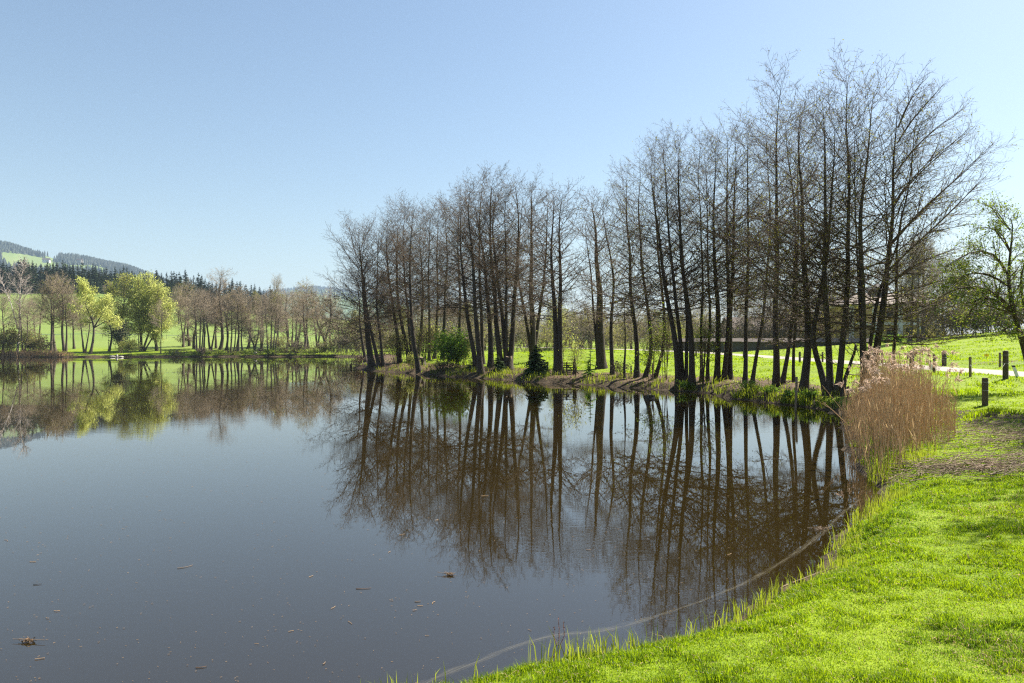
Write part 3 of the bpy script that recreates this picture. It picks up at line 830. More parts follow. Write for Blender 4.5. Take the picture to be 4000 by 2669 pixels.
for i, px in enumerate(list(range(-60, 420, 42)) + list(range(665, 1000, 40))):
    far_tree(px + rr.uniform(-14, 14), 0, np.interp(px, [0, 400, 700, 1000], [1116, 1118, 1152, 1182]) + rr.uniform(-6, 16), rr.choice(["single", "fork", "clump", "gnarled"]),
             "reddish brown bare tree along the lower edge of the spruce wood", Y=328 + rr.uniform(-6, 4), group="brown bare trees edging the wood", rz=rr.uniform(0, 6), wide=1.35)

# bushes: stems plus leaf-sized faces through an uneven volume
def bush_mesh(rng, w, d, h, n, size, stems, leafm, twigm="far_twig", droop=0.0, lobes=9):
    sb, cb = Buf(), Buf()
    A = np.stack([rng.normal(0, w * .10, stems), rng.normal(0, d * .10, stems), np.zeros(stems)], -1)
    az = rng.uniform(0, 6.28, stems); q = rng.uniform(.2, .95, stems)
    Bp = A + np.stack([np.cos(az) * w * .42 * q, np.sin(az) * d * .42 * q, h * rng.uniform(.5, .98, stems) * (1.05 - .4 * q)], -1)
    mid = (A + Bp) / 2 + np.stack([0 * az, 0 * az, h * .12 * np.ones(stems)], -1) + rng.normal(0, .05 * w, (stems, 3))
    P = np.stack([A, (A + mid) / 2, mid, (mid + Bp) / 2 + rng.normal(0, .03 * w, (stems, 3)), Bp], 1)
    R = np.linspace(1, .3, 5)[None] * rng.uniform(.008, .016, stems)[:, None] * (h / 2.0) ** .7
    tubes(sb, P, R, 4)
    c2 = np.full(stems, 12)
    B2, R2, _, _ = sprout(rng, P, R, c2, .2, 1, .7, .25, lambda t, pr, g: h * g.uniform(.12, .34, len(t)), 3, .08 - droop, .15, .6, .004 * h / 2)
    tubes(sb, B2, R2, 3)
    c3 = np.full(len(B2), 4)
    B3, R3, _, _ = sprout(rng, B2, R2, c3, .2, 1, .7, .3, lambda t, pr, g: h * g.uniform(.05, .14, len(t)), 2, 0, 0, .6, .003 * h / 2)
    spikes(sb, B3[:, 0], B3[:, 1], .0035 * h / 2, rng)
    pool = np.concatenate([B2[:, 1], B2[:, 2], B3[:, 1], P[:, 3], P[:, 4]])
    T = pool[rng.integers(0, len(pool), n)] + rng.normal(0, .035 * h, (n, 3))
    T[:, 2] = np.maximum(T[:, 2], .02)
    leaves(cb, T, size, rng, width=.6)
    return sb.mesh("stems", M[twigm]), cb.mesh("foliage", M[leafm], smooth=False)

def bush(px, py, w, d, h, n, size, label, leafm, seed, name="bush", group=None, Y=None, twigm="far_twig", stems=14, loc=None):
    rng = np.random.default_rng(seed)
    if loc is not None: p = np.array(loc, float)
    elif Y is None: p = hit(px, py)
    else: p = np.array([(px - 2000) / F * Y, Y, ground_at((px - 2000) / F * Y, Y)])
    o = thing(name, label, "bush", tuple(p - np.array([0, 0, .05])), group)
    ms = bush_mesh(rng, w, d, h, n, size, stems, leafm, twigm)
    link("stem", ms[0], o); link("foliage", ms[1], o)
    return o
g = "bushes along the far shore"
bush(30, 1388, 8, 4, 6.2, 2600, .30, "big olive bush under the white birch behind the old reeds", "olive", 1, group=g, stems=26)
bush(112, 1386, 7, 4, 5.2, 2300, .30, "rounded green bush between the white birch and the four dark stems", "olive", 2, group=g, stems=24)
bush(160, 1384, 4, 3, 3.4, 1100, .28, "small brownish bush below the four dark stems", "brownbush", 3, group=g)
bush(-60, 1388, 9, 4, 6.5, 2400, .30, "olive bush at the end of the far shore beside the birch", "olive", 4, group=g, stems=24)
bush(472, 1380, 2.6, 2.4, 7.2, 2600, .30, "narrow dark ivy covered bush standing under the pale green tree", "spruce", 5, group=g)
bush(498, 1384, 5.2, 3, 3.2, 1900, .26, "low light green bush overhanging the pale boulders", "pale_crown", 6, group=g, stems=20)
bush(800, 1388, 5.0, 3, 1.7, 700, .22, "low brown bramble mound on the waterline", "brownbush", 7, group=g)
bush(735, 1352, 6.0, 3, 3.4, 900, .24, "grey brown thicket around the leaning meadow tree", "brownbush", 8, group=g, stems=22)
bush(1085, 1384, 7, 3, 4.2, 1400, .24, "olive thicket beside the scarred stout tree", "olive", 9, group=g, stems=26)
bush(1170, 1384, 8, 3, 3.2, 1200, .24, "brown bramble thicket along the shaded waterline", "brownbush", 10, group=g, stems=24)
bush(1250, 1386, 8, 3, 3.0, 1500, .24, "dark bramble thicket around the forked stout tree", "olive", 11, group=g, stems=24)
bush(1330, 1384, 7, 3, 5.0, 1500, .24, "loose green thicket behind the small plank jetty", "olive", 12, group=g, stems=26)
for i_, (px_, w_, h_, l_) in enumerate(((690, 7, 1.1, "low green growth added as bank shade beside the grey boulder"), (770, 6, .9, "low green growth added as bank shade before the waterside mound"), (845, 6, 1.2, "green growth added as bank shade around the thick pale crowned tree"), (905, 7, 1.0, "low green growth added as bank shade under the straight black stems"),
                                            (960, 6, 1.2, "green growth added as bank shade between black stems and crooked tree"), (1060, 7, 1.4, "green growth added as bank shade under the thin straight stems"), (1130, 7, 1.6, "dark growth at the scarred tree's foot"), (1215, 8, 1.8, "growth added as bank shade before the ascending bare tree"), (1300, 8, 2.2, "growth added as bank shade along the corner of the pond"))):
    bush(px_, 1388, w_, 3, h_, 900, .2, l_, "fresh_leaf" if i_ % 3 else "olive", 70 + i_, group=g, stems=24)  # low bushes added to darken the bank where the trees cast shade
bush(1020, 1384, 4, 2, 1.4, 500, .2, "low dark bramble under the crooked forked tree", "brownbush", 13, group=g)

# old reeds on the far waterline, pale boulders
def build_far_reeds():
    rng = np.random.default_rng(9)
    n = 2600
    px = rng.uniform(-120, 290, n)
    Y = 134.5 + rng.uniform(-.8, 2.2, n) + .6 * np.sin(px * .05); X = (px - 2000) / F * Y
    h = rng.uniform(.7, 2.1, n) * np.interp(px, [-120, 200, 290], [1, 1, .5])
    A = np.stack([X, Y, np.full(n, -.02)], -1); Bq = A + np.stack([rng.normal(0, .25, n), rng.normal(0, .2, n), h], -1)
    b = Buf(); spikes(b, A, Bq, .045, rng)
    tag(b.obj("reed_fringe", M["reed"], smooth=False), "pale old reeds fringing the far waterline", kind="stuff")
build_far_reeds()

def rock(label, loc, size, seed, group=None, mt="stone"):
    rng = np.random.default_rng(seed)
    import bmesh
    bm = bmesh.new(); bmesh.ops.create_icosphere(bm, subdivisions=3, radius=1)
    k = rng.normal(size=(7, 3))
    for v in bm.verts:
        q = 1.0
        for d in k:
            q -= .16 * max(0, v.co.normalized().dot(Vector(d).normalized()) - .62) * 2
        v.co = Vector((v.co.x * size[0] * q, v.co.y * size[1] * q, v.co.z * size[2] * q + .04 * rng.normal() * min(size)))
    me = bpy.data.meshes.new("boulder"); bm.to_mesh(me); bm.free(); me.materials.append(M[mt])
    o = link("boulder", me); o.location = tuple(loc); tag(o, label, "boulder", group)
for px, py, s, lab, sd in ((440, 1393, (.62, .5, .2), "flat pale boulder lying at the far waterline", 1), (457, 1393, (.2, .22, .38), "upright pinkish boulder between two flat ones on the far shore", 2), (473, 1394, (.5, .4, .17), "rounded pale boulder beside the upright pinkish one", 3),
                          (690, 1380, (.45, .35, .3), "grey boulder on the shaded grass before the meadow", 4), (996, 1382, (.5, .35, .3), "grey boulder at the foot of the crooked forked tree", 5)):
    q = wp(px, py + 2, .05) if py > 1390 else hit(px, py)
    rock(lab, q + np.array([0, 0, s[2] * .4]), s, sd, "boulders on the far shore")

# white tape fence across the far meadow
def tape_fence():
    o = None
    pts = []
    for px, Y in ((-60, 176), (150, 174), (400, 176), (650, 178), (900, 178), (1100, 180), (1250, 183)):
        x = (px - 2000) / F * Y; pts.append(np.array([x, Y, ground_at(x, Y)]))
    o = thing("tape_fence", "thin white tape fence running across the far meadow", "fence", tuple(pts[0]))
    P = []
    for a, b_ in zip(pts[:-1], pts[1:]):
        for t in np.linspace(0, 1, 4, endpoint=False):
            q = a + (b_ - a) * t; q[2] = ground_at(q[0], q[1]); P.append(q)
    P = np.array(P) - pts[0]
    b = Buf()
    for q, r in zip(P[:-1], P[1:]):
        dd = r - q; L = np.linalg.norm(dd)
        box(b, (q + r) / 2 + np.array([0, 0, 1.0]), (math.hypot(dd[0], dd[1]), .02, .11), math.atan2(dd[1], dd[0]), tilt=('y', -math.atan2(dd[2], math.hypot(dd[0], dd[1]))))
    b.obj("tape", M["white"], o, smooth=False)
    for q in P:
        b = Buf(); tubes(b, np.array([[q, q + [0, 0, .6], q + [0, 0, 1.12]]]), np.array([[.04, .035, .03]]), 6); b.obj("post", M["wood"], o)
tape_fence()

# ------------------------------------------------------------------ the tall leafless trees along the pond bank
def px_stem(pts, base, rng, depth=.35, tip=0.0):
    """photo pixels of a stem -> points around the tree's own depth, relative to its base"""
    Y = base[1]; out = []
    for i, (x, y) in enumerate(pts):
        dy = 0 if i == 0 else rng.normal(0, depth)
        yy = Y + dy
        out.append(np.array([(x - 2000) / F * yy, yy, CAMZ - (y - HOR) / F * yy]) - base)
    out[-1] = out[-1] + np.array([0, 0, -tip])
    out[0] = np.array([out[0][0], 0, out[0][2]])
    out[0][2] = min(out[0][2], 0) - .12
    return out

ALDER = dict(L=4.0, d1=4.8, d2=4.6, d3=4.1, d4=2, t0=.27, ang=(1.5, .66), up=.035, bud=.34, buds=.068, budspread=.04, budz=.95, sides=8, shape=.5, top=.3, thick=1.3, wob=.06)
def bank_tree(label, stems, w, name="alder_tree", group="leafless trees along the pond bank", seed=0, basepx=None, cat="tree", bark="bark", twig="twig", leaf="bud", limbs=None, **kw):
    """stems: lists of photo pixels from foot to tip; w: stem widths in photo pixels"""
    rng = np.random.default_rng(seed + 500)
    b = hit(*(basepx or stems[0][0]), y0=15)
    p = dict(ALDER); p.update(kw)
    st = []
    for s, wi in zip(stems, w):
        st.append((px_stem(s, b, rng, tip=.7 + .8 * (b[1] < 36)), max(.035, wi / F * b[1] * .5), min(1.2, max(.55, (s[0][1] - s[-1][1]) / F * b[1] / 13.5))))
    if limbs:
        p["limbs"] = [(px_stem(l, b, rng, .2), lw / F * b[1] * .5) for l, lw in limbs]
        for (q, _), (l, _) in zip(p["limbs"], limbs):
            q[0] = np.array([(l[0][0] - 2000) / F * b[1], b[1], CAMZ - (l[0][1] - HOR) / F * b[1]]) - b
    return tree(name, label, cat, group, b, st, p, bark, twig, leaf, seed)

FARP = dict(d1=4.8, d2=4.0, d3=3.6, d4=2, thick=2.0, L=5.0, bud=.05, buds=.08, top=.28, shape=.5, up=.04)
far = lambda **k: {**FARP, **k}
# --- the wooded peninsula
bank_tree("leaning thin tree at the peninsula's outer tip above the plank jetty", [[(1429, 1414), (1410, 1300), (1402, 1180), (1396, 1040)]], [13], seed=1, **far(L=3.6))
bank_tree("big bare tree at the peninsula tip with long low branches over the water", [[(1452, 1428), (1438, 1328), (1426, 1192), (1417, 1090), (1406, 975), (1403, 888)]], [26], seed=2, **far(L=6.9, t0=.2, d1=7, ang=(1.5, .55), up=.05))
bank_tree("slanting bare trunk beside the big tree at the peninsula tip", [[(1484, 1436), (1455, 1328), (1434, 1235), (1425, 1080), (1440, 940)]], [16], seed=3, **far(L=5.0))
bank_tree("slim straight trunk behind the slanting one near the peninsula tip", [[(1499, 1431), (1484, 1317), (1470, 1200), (1476, 1000), (1480, 850)]], [12], seed=4, **far())
bank_tree("bare tree leaning outward in the middle of the peninsula grove", [[(1562, 1418), (1551, 1284), (1523, 1130), (1512, 960), (1516, 829)]], [17], seed=5, **far(L=5.0))
bank_tree("double bare trunk rising steeply in the peninsula grove", [[(1600, 1416), (1581, 1328), (1562, 1241), (1549, 1050), (1553, 810)], [(1612, 1408), (1597, 1246), (1583, 1080), (1575, 900), (1586, 794)]], [17, 15], seed=6, **far())
bank_tree("blue grey trunk standing right at the water's edge of the peninsula", [[(1638, 1452), (1616, 1344), (1608, 1219), (1602, 1000), (1618, 796)]], [20], seed=7, **far(L=4.8))
bank_tree("bare tree bending the other way behind the blue grey trunk", [[(1632, 1409), (1642, 1300), (1655, 1160), (1640, 960), (1646, 829)]], [16], seed=8, **far())
bank_tree("straight thin tree with its foot hidden in peninsula brush", [[(1676, 1409), (1678, 1240), (1673, 1060), (1684, 796)]], [12], seed=9, **far())
bank_tree("brown topped bare tree standing behind the shrub of the peninsula", [[(1696, 1403), (1713, 1192), (1705, 1010), (1711, 797)]], [14], seed=10, **far())
bank_tree("bare tree directly behind the round green shrub", [[(1728, 1403), (1738, 1219), (1748, 1010), (1738, 800)]], [15], seed=11, **far())
bank_tree("tall bare tree between the green shrub and the triple trunks", [[(1793, 1400), (1798, 1138), (1785, 920), (1797, 731)]], [15], seed=12, **far())
bank_tree("leaning outer stem of the triple trunks beside the green shrub", [[(1860, 1441), (1835, 1304), (1812, 1158), (1796, 960), (1800, 729)]], [20], seed=13, **far())
bank_tree("heavy pale footed trunk at the water beyond the stump", [[(1880, 1461), (1860, 1240), (1848, 1011), (1822, 830), (1838, 700)]], [24], seed=14, **far(L=5.0))
bank_tree("dark straight trunk just behind the heavy pale footed one", [[(1886, 1424), (1876, 1190), (1870, 981), (1874, 780), (1888, 653)]], [17], seed=15, **far(L=5.0))
bank_tree("bare tree with a bark flare between the triple trunks and the stump", [[(1917, 1436), (1917, 1275), (1902, 1130), (1890, 1020), (1866, 880), (1850, 750)]], [24], seed=16, **far())
bank_tree("broad clump of four dark stems beside the tree stump", [[(1958, 1436), (1935, 1187), (1917, 1011), (1914, 776), (1923, 660)], [(1979, 1438), (1965, 1245), (1942, 1099), (1922, 890), (1935, 720)], [(1989, 1436), (2011, 1246), (2020, 1011), (2026, 805), (2017, 688)], [(1970, 1436), (1978, 1250), (1975, 1000), (1976, 688)]], [24, 22, 24, 16], seed=17, **far(L=4.0))
bank_tree("tree forking into three stems behind the little dark spruce", [[(2082, 1412), (2079, 1293), (2072, 1128), (2077, 952), (2073, 676)], [(2080, 1300), (2048, 1205), (2020, 1090), (2030, 900), (2045, 720)], [(2083, 1300), (2110, 1200), (2123, 1130), (2131, 1011), (2140, 850), (2146, 717)]], [27, 15, 17], seed=18, **far(L=4.0, t0=.22))
bank_tree("twin trunks growing close together beside the wooden gate", [[(2175, 1464), (2164, 1187), (2155, 1011), (2162, 840), (2170, 729)], [(2189, 1464), (2186, 1187), (2182, 952), (2190, 790), (2199, 720)]], [27, 25], seed=19, **far(L=4.7, t0=.3))
bank_tree("stout old tree with a flared foot between gate and fence post", [[(2350, 1440), (2343, 1246), (2334, 1011), (2331, 893), (2305, 745)], [(2338, 1130), (2312, 1078), (2297, 1000), (2292, 900), (2280, 790)]], [40, 13], seed=20, **far(L=4.4))
bank_tree("short leaning trunk beside the olive young spruce", [[(2393, 1464), (2387, 1275), (2398, 1128), (2376, 952), (2346, 753)]], [18], seed=21, **far())
bank_tree("slender straight tree with a pointed top next to the young spruce", [[(2487, 1475), (2489, 1372), (2466, 1128), (2446, 893), (2442, 641)]], [22], seed=22)
bank_tree("tree slanting away from the water between two fence posts", [[(2518, 1474), (2549, 1372), (2532, 1200), (2506, 1000), (2492, 800), (2499, 599)]], [18], seed=23)
bank_tree("second slanting tree behind the fence post of the litter bank", [[(2556, 1477), (2594, 1372), (2598, 1250), (2572, 1000), (2548, 750), (2560, 540)]], [16], seed=24)
# --- the middle clumps
bank_tree("heavy clump of dark trunks fanning out from the leaf litter bank", [[(2652, 1504), (2629, 1319), (2606, 1166), (2578, 936), (2548, 767), (2535, 585)], [(2668, 1498), (2638, 1166), (2612, 940), (2604, 700), (2592, 520)], [(2680, 1494), (2688, 1300), (2676, 1166), (2668, 950), (2620, 640)]], [27, 20, 17], seed=25, t0=.3)
bank_tree("straight tall tree at the edge of the heavy clump with the highest tip", [[(2704, 1508), (2700, 1380), (2690, 1180), (2662, 1035), (2650, 860), (2648, 480)]], [27], seed=26)
bank_tree("pair of slim curved stems standing just beyond the heavy clump", [[(2740, 1489), (2750, 1166), (2734, 860), (2722, 700), (2735, 488)], [(2764, 1486), (2774, 1204), (2760, 706), (2745, 545)]], [14, 15], seed=27, t0=.32)
bank_tree("dense trio of upright trunks before the gravel lane", [[(2801, 1489), (2806, 1280), (2798, 1089), (2786, 900), (2800, 510)], [(2826, 1493), (2842, 1280), (2846, 1000), (2838, 640), (2838, 476)], [(2852, 1497), (2852, 1242), (2867, 898), (2872, 650), (2874, 466)]], [26, 22, 22], seed=28, t0=.3)
bank_tree("single straight trunk by itself before the pale lane", [[(2910, 1501), (2917, 1300), (2918, 1100), (2924, 783), (2926, 425)]], [19], seed=29, L=3.5)
bank_tree("thin trunk leaning inland beside the single straight one", [[(2937, 1499), (2974, 1280), (2995, 1135), (3010, 900), (2998, 640), (2988, 410)]], [16], seed=30, L=3.4)
bank_tree("very tall straight tree whose tip stands beside a gap in the skyline", [[(3032, 1512), (3036, 1330), (3037, 1100), (3035, 780), (3031, 480), (3052, 190)]], [28], seed=31, L=4.4, t0=.22)
bank_tree("tree leaning against the very tall one and forking high up", [[(3054, 1500), (3085, 1319), (3106, 1100), (3103, 900), (3101, 760), (3078, 600), (3062, 440), (3080, 330)], [(3101, 770), (3118, 650), (3127, 559), (3140, 400), (3158, 235)]], [18, 13], seed=32, L=4.1)
bank_tree("thick trunk with a swollen foot beside the water post", [[(3137, 1535), (3150, 1440), (3155, 1349), (3147, 1253), (3140, 1100), (3128, 850), (3122, 600), (3130, 300)]], [34], seed=33, L=4.4, t0=.2)
bank_tree("massive dark three stemmed clump rising from the bank by the reeds", [[(3232, 1548), (3205, 1425), (3171, 1335), (3176, 1272), (3196, 1177), (3215, 1090), (3235, 930), (3256, 780), (3267, 600), (3256, 330)], [(3244, 1548), (3248, 1440), (3238, 1330), (3227, 1200), (3224, 1000), (3227, 800), (3226, 559), (3204, 266)], [(3268, 1545), (3285, 1425), (3297, 1291), (3311, 1138), (3311, 900), (3308, 674), (3300, 440), (3310, 150)]], [27, 30, 27], seed=34, L=4.4, t0=.25, basepx=(3244, 1546),
          limbs=[([(3297, 1300), (3330, 1240), (3345, 1180)], 8), ([(3226, 1270), (3170, 1235), (3080, 1240)], 7)])
bank_tree("forked tree behind the reeds with a side leg and spreading arms", [[(3388, 1540), (3377, 1425), (3364, 1330), (3364, 1177), (3360, 1000), (3361, 846), (3369, 740), (3395, 600), (3405, 400), (3417, 210)], [(3290, 1540), (3327, 1387), (3346, 1330), (3358, 1270)], [(3385, 1253), (3412, 1196), (3440, 1138), (3470, 1060), (3505, 960), (3530, 760), (3560, 560)], [(3362, 850), (3340, 720), (3326, 600), (3340, 420), (3370, 300)]], [30, 20, 19, 12], seed=35, L=4.4, t0=.25, basepx=(3388, 1535),
          limbs=[([(3350, 1290), (3312, 1265), (3270, 1262), (3230, 1257)], 12)])
bank_tree("big leaning tree above the reed plumes with long sweeping branches", [[(3400, 1530), (3412, 1420), (3435, 1310), (3451, 1196), (3466, 1080), (3478, 951), (3490, 775), (3505, 560), (3520, 240)], [(3478, 940), (3515, 880), (3545, 800), (3562, 640), (3580, 430), (3590, 280)]], [31, 15], seed=36, L=5.5, t0=.18, basepx=(3400, 1528),
          limbs=[([(3468, 1060), (3560, 960), (3680, 860), (3790, 740), (3850, 690)], 13), ([(3478, 960), (3580, 840), (3720, 730), (3830, 620), (3880, 560)], 12), ([(3488, 800), (3580, 680), (3700, 580), (3800, 500)], 10), ([(3496, 680), (3600, 540), (3700, 470), (3770, 420)], 9),
                 ([(3460, 1120), (3560, 1050), (3680, 990), (3800, 960)], 10), ([(3505, 560), (3580, 440), (3650, 380), (3700, 330)], 8), ([(3450, 1200), (3540, 1170), (3650, 1190), (3720, 1230)], 9), ([(3508, 500), (3560, 370), (3620, 290)], 7)])
# --- leafing trees by the lane
bank_tree("crooked dark tree with fresh green leaves overhanging the lane meadow", [[(4044, 1530), (4010, 1410), (3975, 1290), (3955, 1210), (3934, 1100), (3950, 960), (3946, 830), (3945, 712)], [(4062, 1525), (4022, 1300), (4000, 1180), (3985, 1080), (4030, 960), (4060, 800)]], [30, 22], "leafing_tree", "trees beside the gravel lane", 37, basepx=(4044, 1528), leaf="fresh_leaf",
          L=3.3, t0=.3, d1=5.2, d2=5.4, d3=5.4, w1=.34, wob=.05, bud=1, budn=2, buds=.075, budspread=.05, thick=1.7, budz=.3, ang=(1.35, .7),
          limbs=[([(3965, 1235), (3900, 1160), (3830, 1140), (3790, 1200), (3770, 1260)], 14), ([(3950, 1205), (3880, 1140), (3800, 1110), (3720, 1120), (3650, 1180)], 14), ([(3940, 1080), (3890, 980), (3830, 965), (3750, 990), (3690, 1050)], 11), ([(3948, 990), (3900, 900), (3850, 880), (3780, 900)], 9), ([(3960, 1230), (3860, 1190), (3760, 1180)], 9), ([(3946, 900), (3905, 840), (3860, 800), (3840, 790)], 7), ([(3940, 1120), (3850, 1050), (3760, 1070), (3680, 1130)], 9)])

def shade_tree(x, y, h, label, seed):
    g = ground_at(x, y); rng = np.random.default_rng(seed)
    st = [(stem_pts((0, 0, -.1), (.2, 0, h * .3), (-.1, .2, h * .65), (.1, 0, h)), .17, 1.0)]
    tree("leafing_tree", label, "tree", "trees beside the gravel lane", (x, y, g), st, dict(L=2.2, t0=.42, d1=6, d2=5, d3=4.0, d4=0, bud=1, budn=3 if seed < 303 else 1, buds=.15, budspread=.14, ang=(1.3, .6), w1=.25, shape=.5, top=.35), "bark", "twig", "fresh_leaf", seed)
shade_tree(20.6, 23.0, 11.0, "tall leafing tree past the picture's edge that shades the ground by the short black post", 301)
shade_tree(18.6, 19.6, 10.5, "tall leafing tree past the picture's edge that shades the scrub beside the reeds", 302)
shade_tree(13.4, 13.2, 10.0, "tall leafing tree past the picture's edge that dapples the near lawn", 303)

# ------------------------------------------------------------------ shrubs, young spruces and brush on the pond bank
def young_spruce(px, py, tip, w, label, seed, leafm="spruce_near", whorls=20, per=9, sprays=9, t_low=None):
    rng = np.random.default_rng(seed)
    p = hit(px, py, y0=15); h = CAMZ + (HOR - tip) / F * p[1] - p[2]
    ms = conifer_mesh(rng, h, w / F * p[1] * .5, whorls, per, sprays, leafm)
    o = thing("spruce_tree", label, "tree", tuple(p - np.array([0, 0, .05])), "young spruces on the pond bank")
    link("trunk", ms[0], o); link("crown", ms[1], o)
    return o
young_spruce(2095, 1462, 1345, 125, "dark bushy young spruce in front of the three way forked tree", 1, whorls=20, per=11)
young_spruce(1945, 1455, 1385, 85, "low dark young spruce beside the tree stump", 2, whorls=13, per=11)
young_spruce(1838, 1447, 1405, 60, "tiny dark spruce at the foot of the leaning triple trunk", 3, whorls=9, per=10)
young_spruce(2306, 1470, 1330, 70, "thin airy young spruce with open twigs beside the old tree", 4, "shrub", whorls=11, per=6, sprays=7)
bank_tree("low olive leafing tree with wide flat branches over a bare stem", [[(2440, 1478), (2441, 1360), (2438, 1250), (2446, 1110)]], [11], "olive_tree", "trees beside the gravel lane", 91, leaf="spruce_pale",
          L=2.6, t0=.42, d1=7, d2=5, d3=5, d4=0, bud=.9, budn=2, buds=.10, budspread=.06, ang=(1.6, .9), shape=.6, top=.15, up=.02)

def bank_bush(px, py, wpx, hpx, n, size, label, leafm, seed, stems=16, twigm="twig"):
    p = hit(px, py, y0=15); k = p[1] / F
    return bush(px, py, wpx * k, wpx * k * .7, hpx * k, n, size, label, leafm, seed, group="shrubs on the pond bank", loc=p, stems=stems, twigm=twigm)
bank_bush(1760, 1442, 190, 165, 5200, .17, "round bright green shrub among the peninsula trunks", "shrub", 21, stems=26)
bank_bush(1800, 1432, 110, 120, 1500, .16, "thin light green shrub behind the round bright one", "pale_crown", 22)
bank_bush(1612, 1448, 60, 75, 700, .13, "pale yellowish grass like shrub at the peninsula waterline", "pale_crown", 23)
bank_bush(1555, 1420, 130, 150, 1200, .13, "yellow green undergrowth between the peninsula trunks", "pale_crown", 24, stems=22)
bank_bush(1660, 1412, 150, 170, 1300, .14, "tall thin undergrowth behind the blue grey trunk", "olive", 25, stems=22)
bank_bush(1480, 1430, 60, 60, 400, .12, "dry brown brush at the foot of the peninsula tip tree", "brownbush", 26)
bank_bush(1400, 1430, 50, 45, 500, .12, "dry grassy brush at the outer end of the peninsula", "straw", 27)
bank_bush(1720, 1447, 150, 42, 900, .10, "dark brush heap under the round green shrub", "brownbush", 28, stems=26)
bank_bush(2250, 1472, 50, 170, 380, .12, "slender sapling with pale leaves behind the wooden gate", "pale_crown", 29, stems=5)
bank_bush(2195, 1440, 70, 260, 500, .13, "tall thin sapling rising above the wooden gate", "pale_crown", 30, stems=5)
bank_bush(2420, 1468, 90, 70, 420, .1, "brown twiggy brush on the litter bank beside the old tree", "brownbush", 31)
bank_bush(2545, 1490, 70, 210, 520, .1, "thin yellow leafed sapling on the litter bank", "fresh_leaf", 32, stems=6)
bank_bush(2600, 1484, 70, 300, 900, .1, "tall sapling with fresh yellow leaves beside the heavy clump", "fresh_leaf", 33, stems=7)
bank_bush(2745, 1500, 60, 330, 900, .09, "yellow leafing sapling in front of the slim curved stems", "fresh_leaf", 34, stems=6)
for i, (px, py, wd, hh, lab) in enumerate(((2930, 1522, 110, 40, "low leafy weeds under the single straight trunk"), (3010, 1538, 90, 38, "low leafy weeds at the foot of the very tall tree"),
                                           (3170, 1556, 110, 40, "leafy weeds between the swollen trunk and the dark clump"), (2690, 1520, 90, 34, "sparse green weeds below the heavy clump"), (3085, 1560, 70, 40, "fresh weeds on the bank behind the water post"))):
    bank_bush(px, py, wd, hh, 700, .07, lab, "shrub", 40 + i, stems=18)

def stump(px, py, hpx, wpx, label, seed):
    rng = np.random.default_rng(seed); p = hit(px, py, y0=15); k = p[1] / F
    o = thing("tree_stump", label, "stump", tuple(p), "tree stumps")
    a = np.arange(12) * math.pi / 6; b = Buf(); rows = []
    for z, f in ((-.1, 1.5), (.12, 1.15), (.5, .95), (.98, .85)):
        r = wpx * k * .5 * f * (1 + .12 * rng.normal(size=12))
        rows.append(np.stack([r * np.cos(a), r * np.sin(a), z * hpx * k * (1 + (.12 if z > .9 else 0) * rng.normal(size=12))], -1))
    V = np.stack(rows); i = np.arange(12); Q = []
    for r in range(3):
        Q.append(np.stack([r * 12 + i, r * 12 + (i + 1) % 12, (r + 1) * 12 + (i + 1) % 12, (r + 1) * 12 + i], -1))
    V = np.concatenate([V.reshape(-1, 3), [[0, 0, hpx * k * .93]]])
    b.add(V, np.concatenate(Q)); b.obj("bark", M["bark"], o)
    c = Buf(); top = rows[3] * [.97, .97, 1] + [0, 0, .004]
    c.add(np.concatenate([top, [[0, 0, hpx * k * .95]]]), T=np.stack([i, (i + 1) % 12, np.full(12, 12)], -1)); c.obj("cut_top", M["pale_wood"], o)
stump(1988, 1440, 45, 34, "broken dark stump leaning out beside the four stem clump", 1)
stump(1650, 1425, 28, 24, "short pale topped stump behind the blue grey trunk", 2)
stump(2540, 1556, 12, 34, "mossy old stump standing in the shallow water", 3)

# background trees and brush beyond the lane
FT2 = FT
def back_tree(px, tip, Y, key, label, group, wide=1.0, rz=0.0, name="bare_tree"):
    x = (px - 2000) / F * Y; g = ground_at(x, Y)
    return place(name, label, "tree", group, (x, Y, g - .2), FT[key], (CAMZ + (HOR - tip) / F * Y - g) / 14 * wide, rz, 1 / wide)
rr = random.Random(11)
for i, px in enumerate(range(1370, 2760, 26)):
    key = rr.choice(["single_b", "fork", "gnarled", "olive_tree", "clump", "olive_tree", "pale_tree", "gnarled_fork"])
    lab = {"olive_tree": "olive budding tree in the belt beyond the pond meadow", "pale_tree": "pale green leafing tree in the belt beyond the pond meadow"}.get(key, "brown bare tree in the belt beyond the pond meadow")
    back_tree(px + rr.uniform(-14, 14), rr.uniform(1175, 1265), rr.uniform(145, 215), key, lab, "trees of the belt beyond the pond meadow", wide=rr.uniform(1.3, 1.9), rz=rr.uniform(0, 6.2))
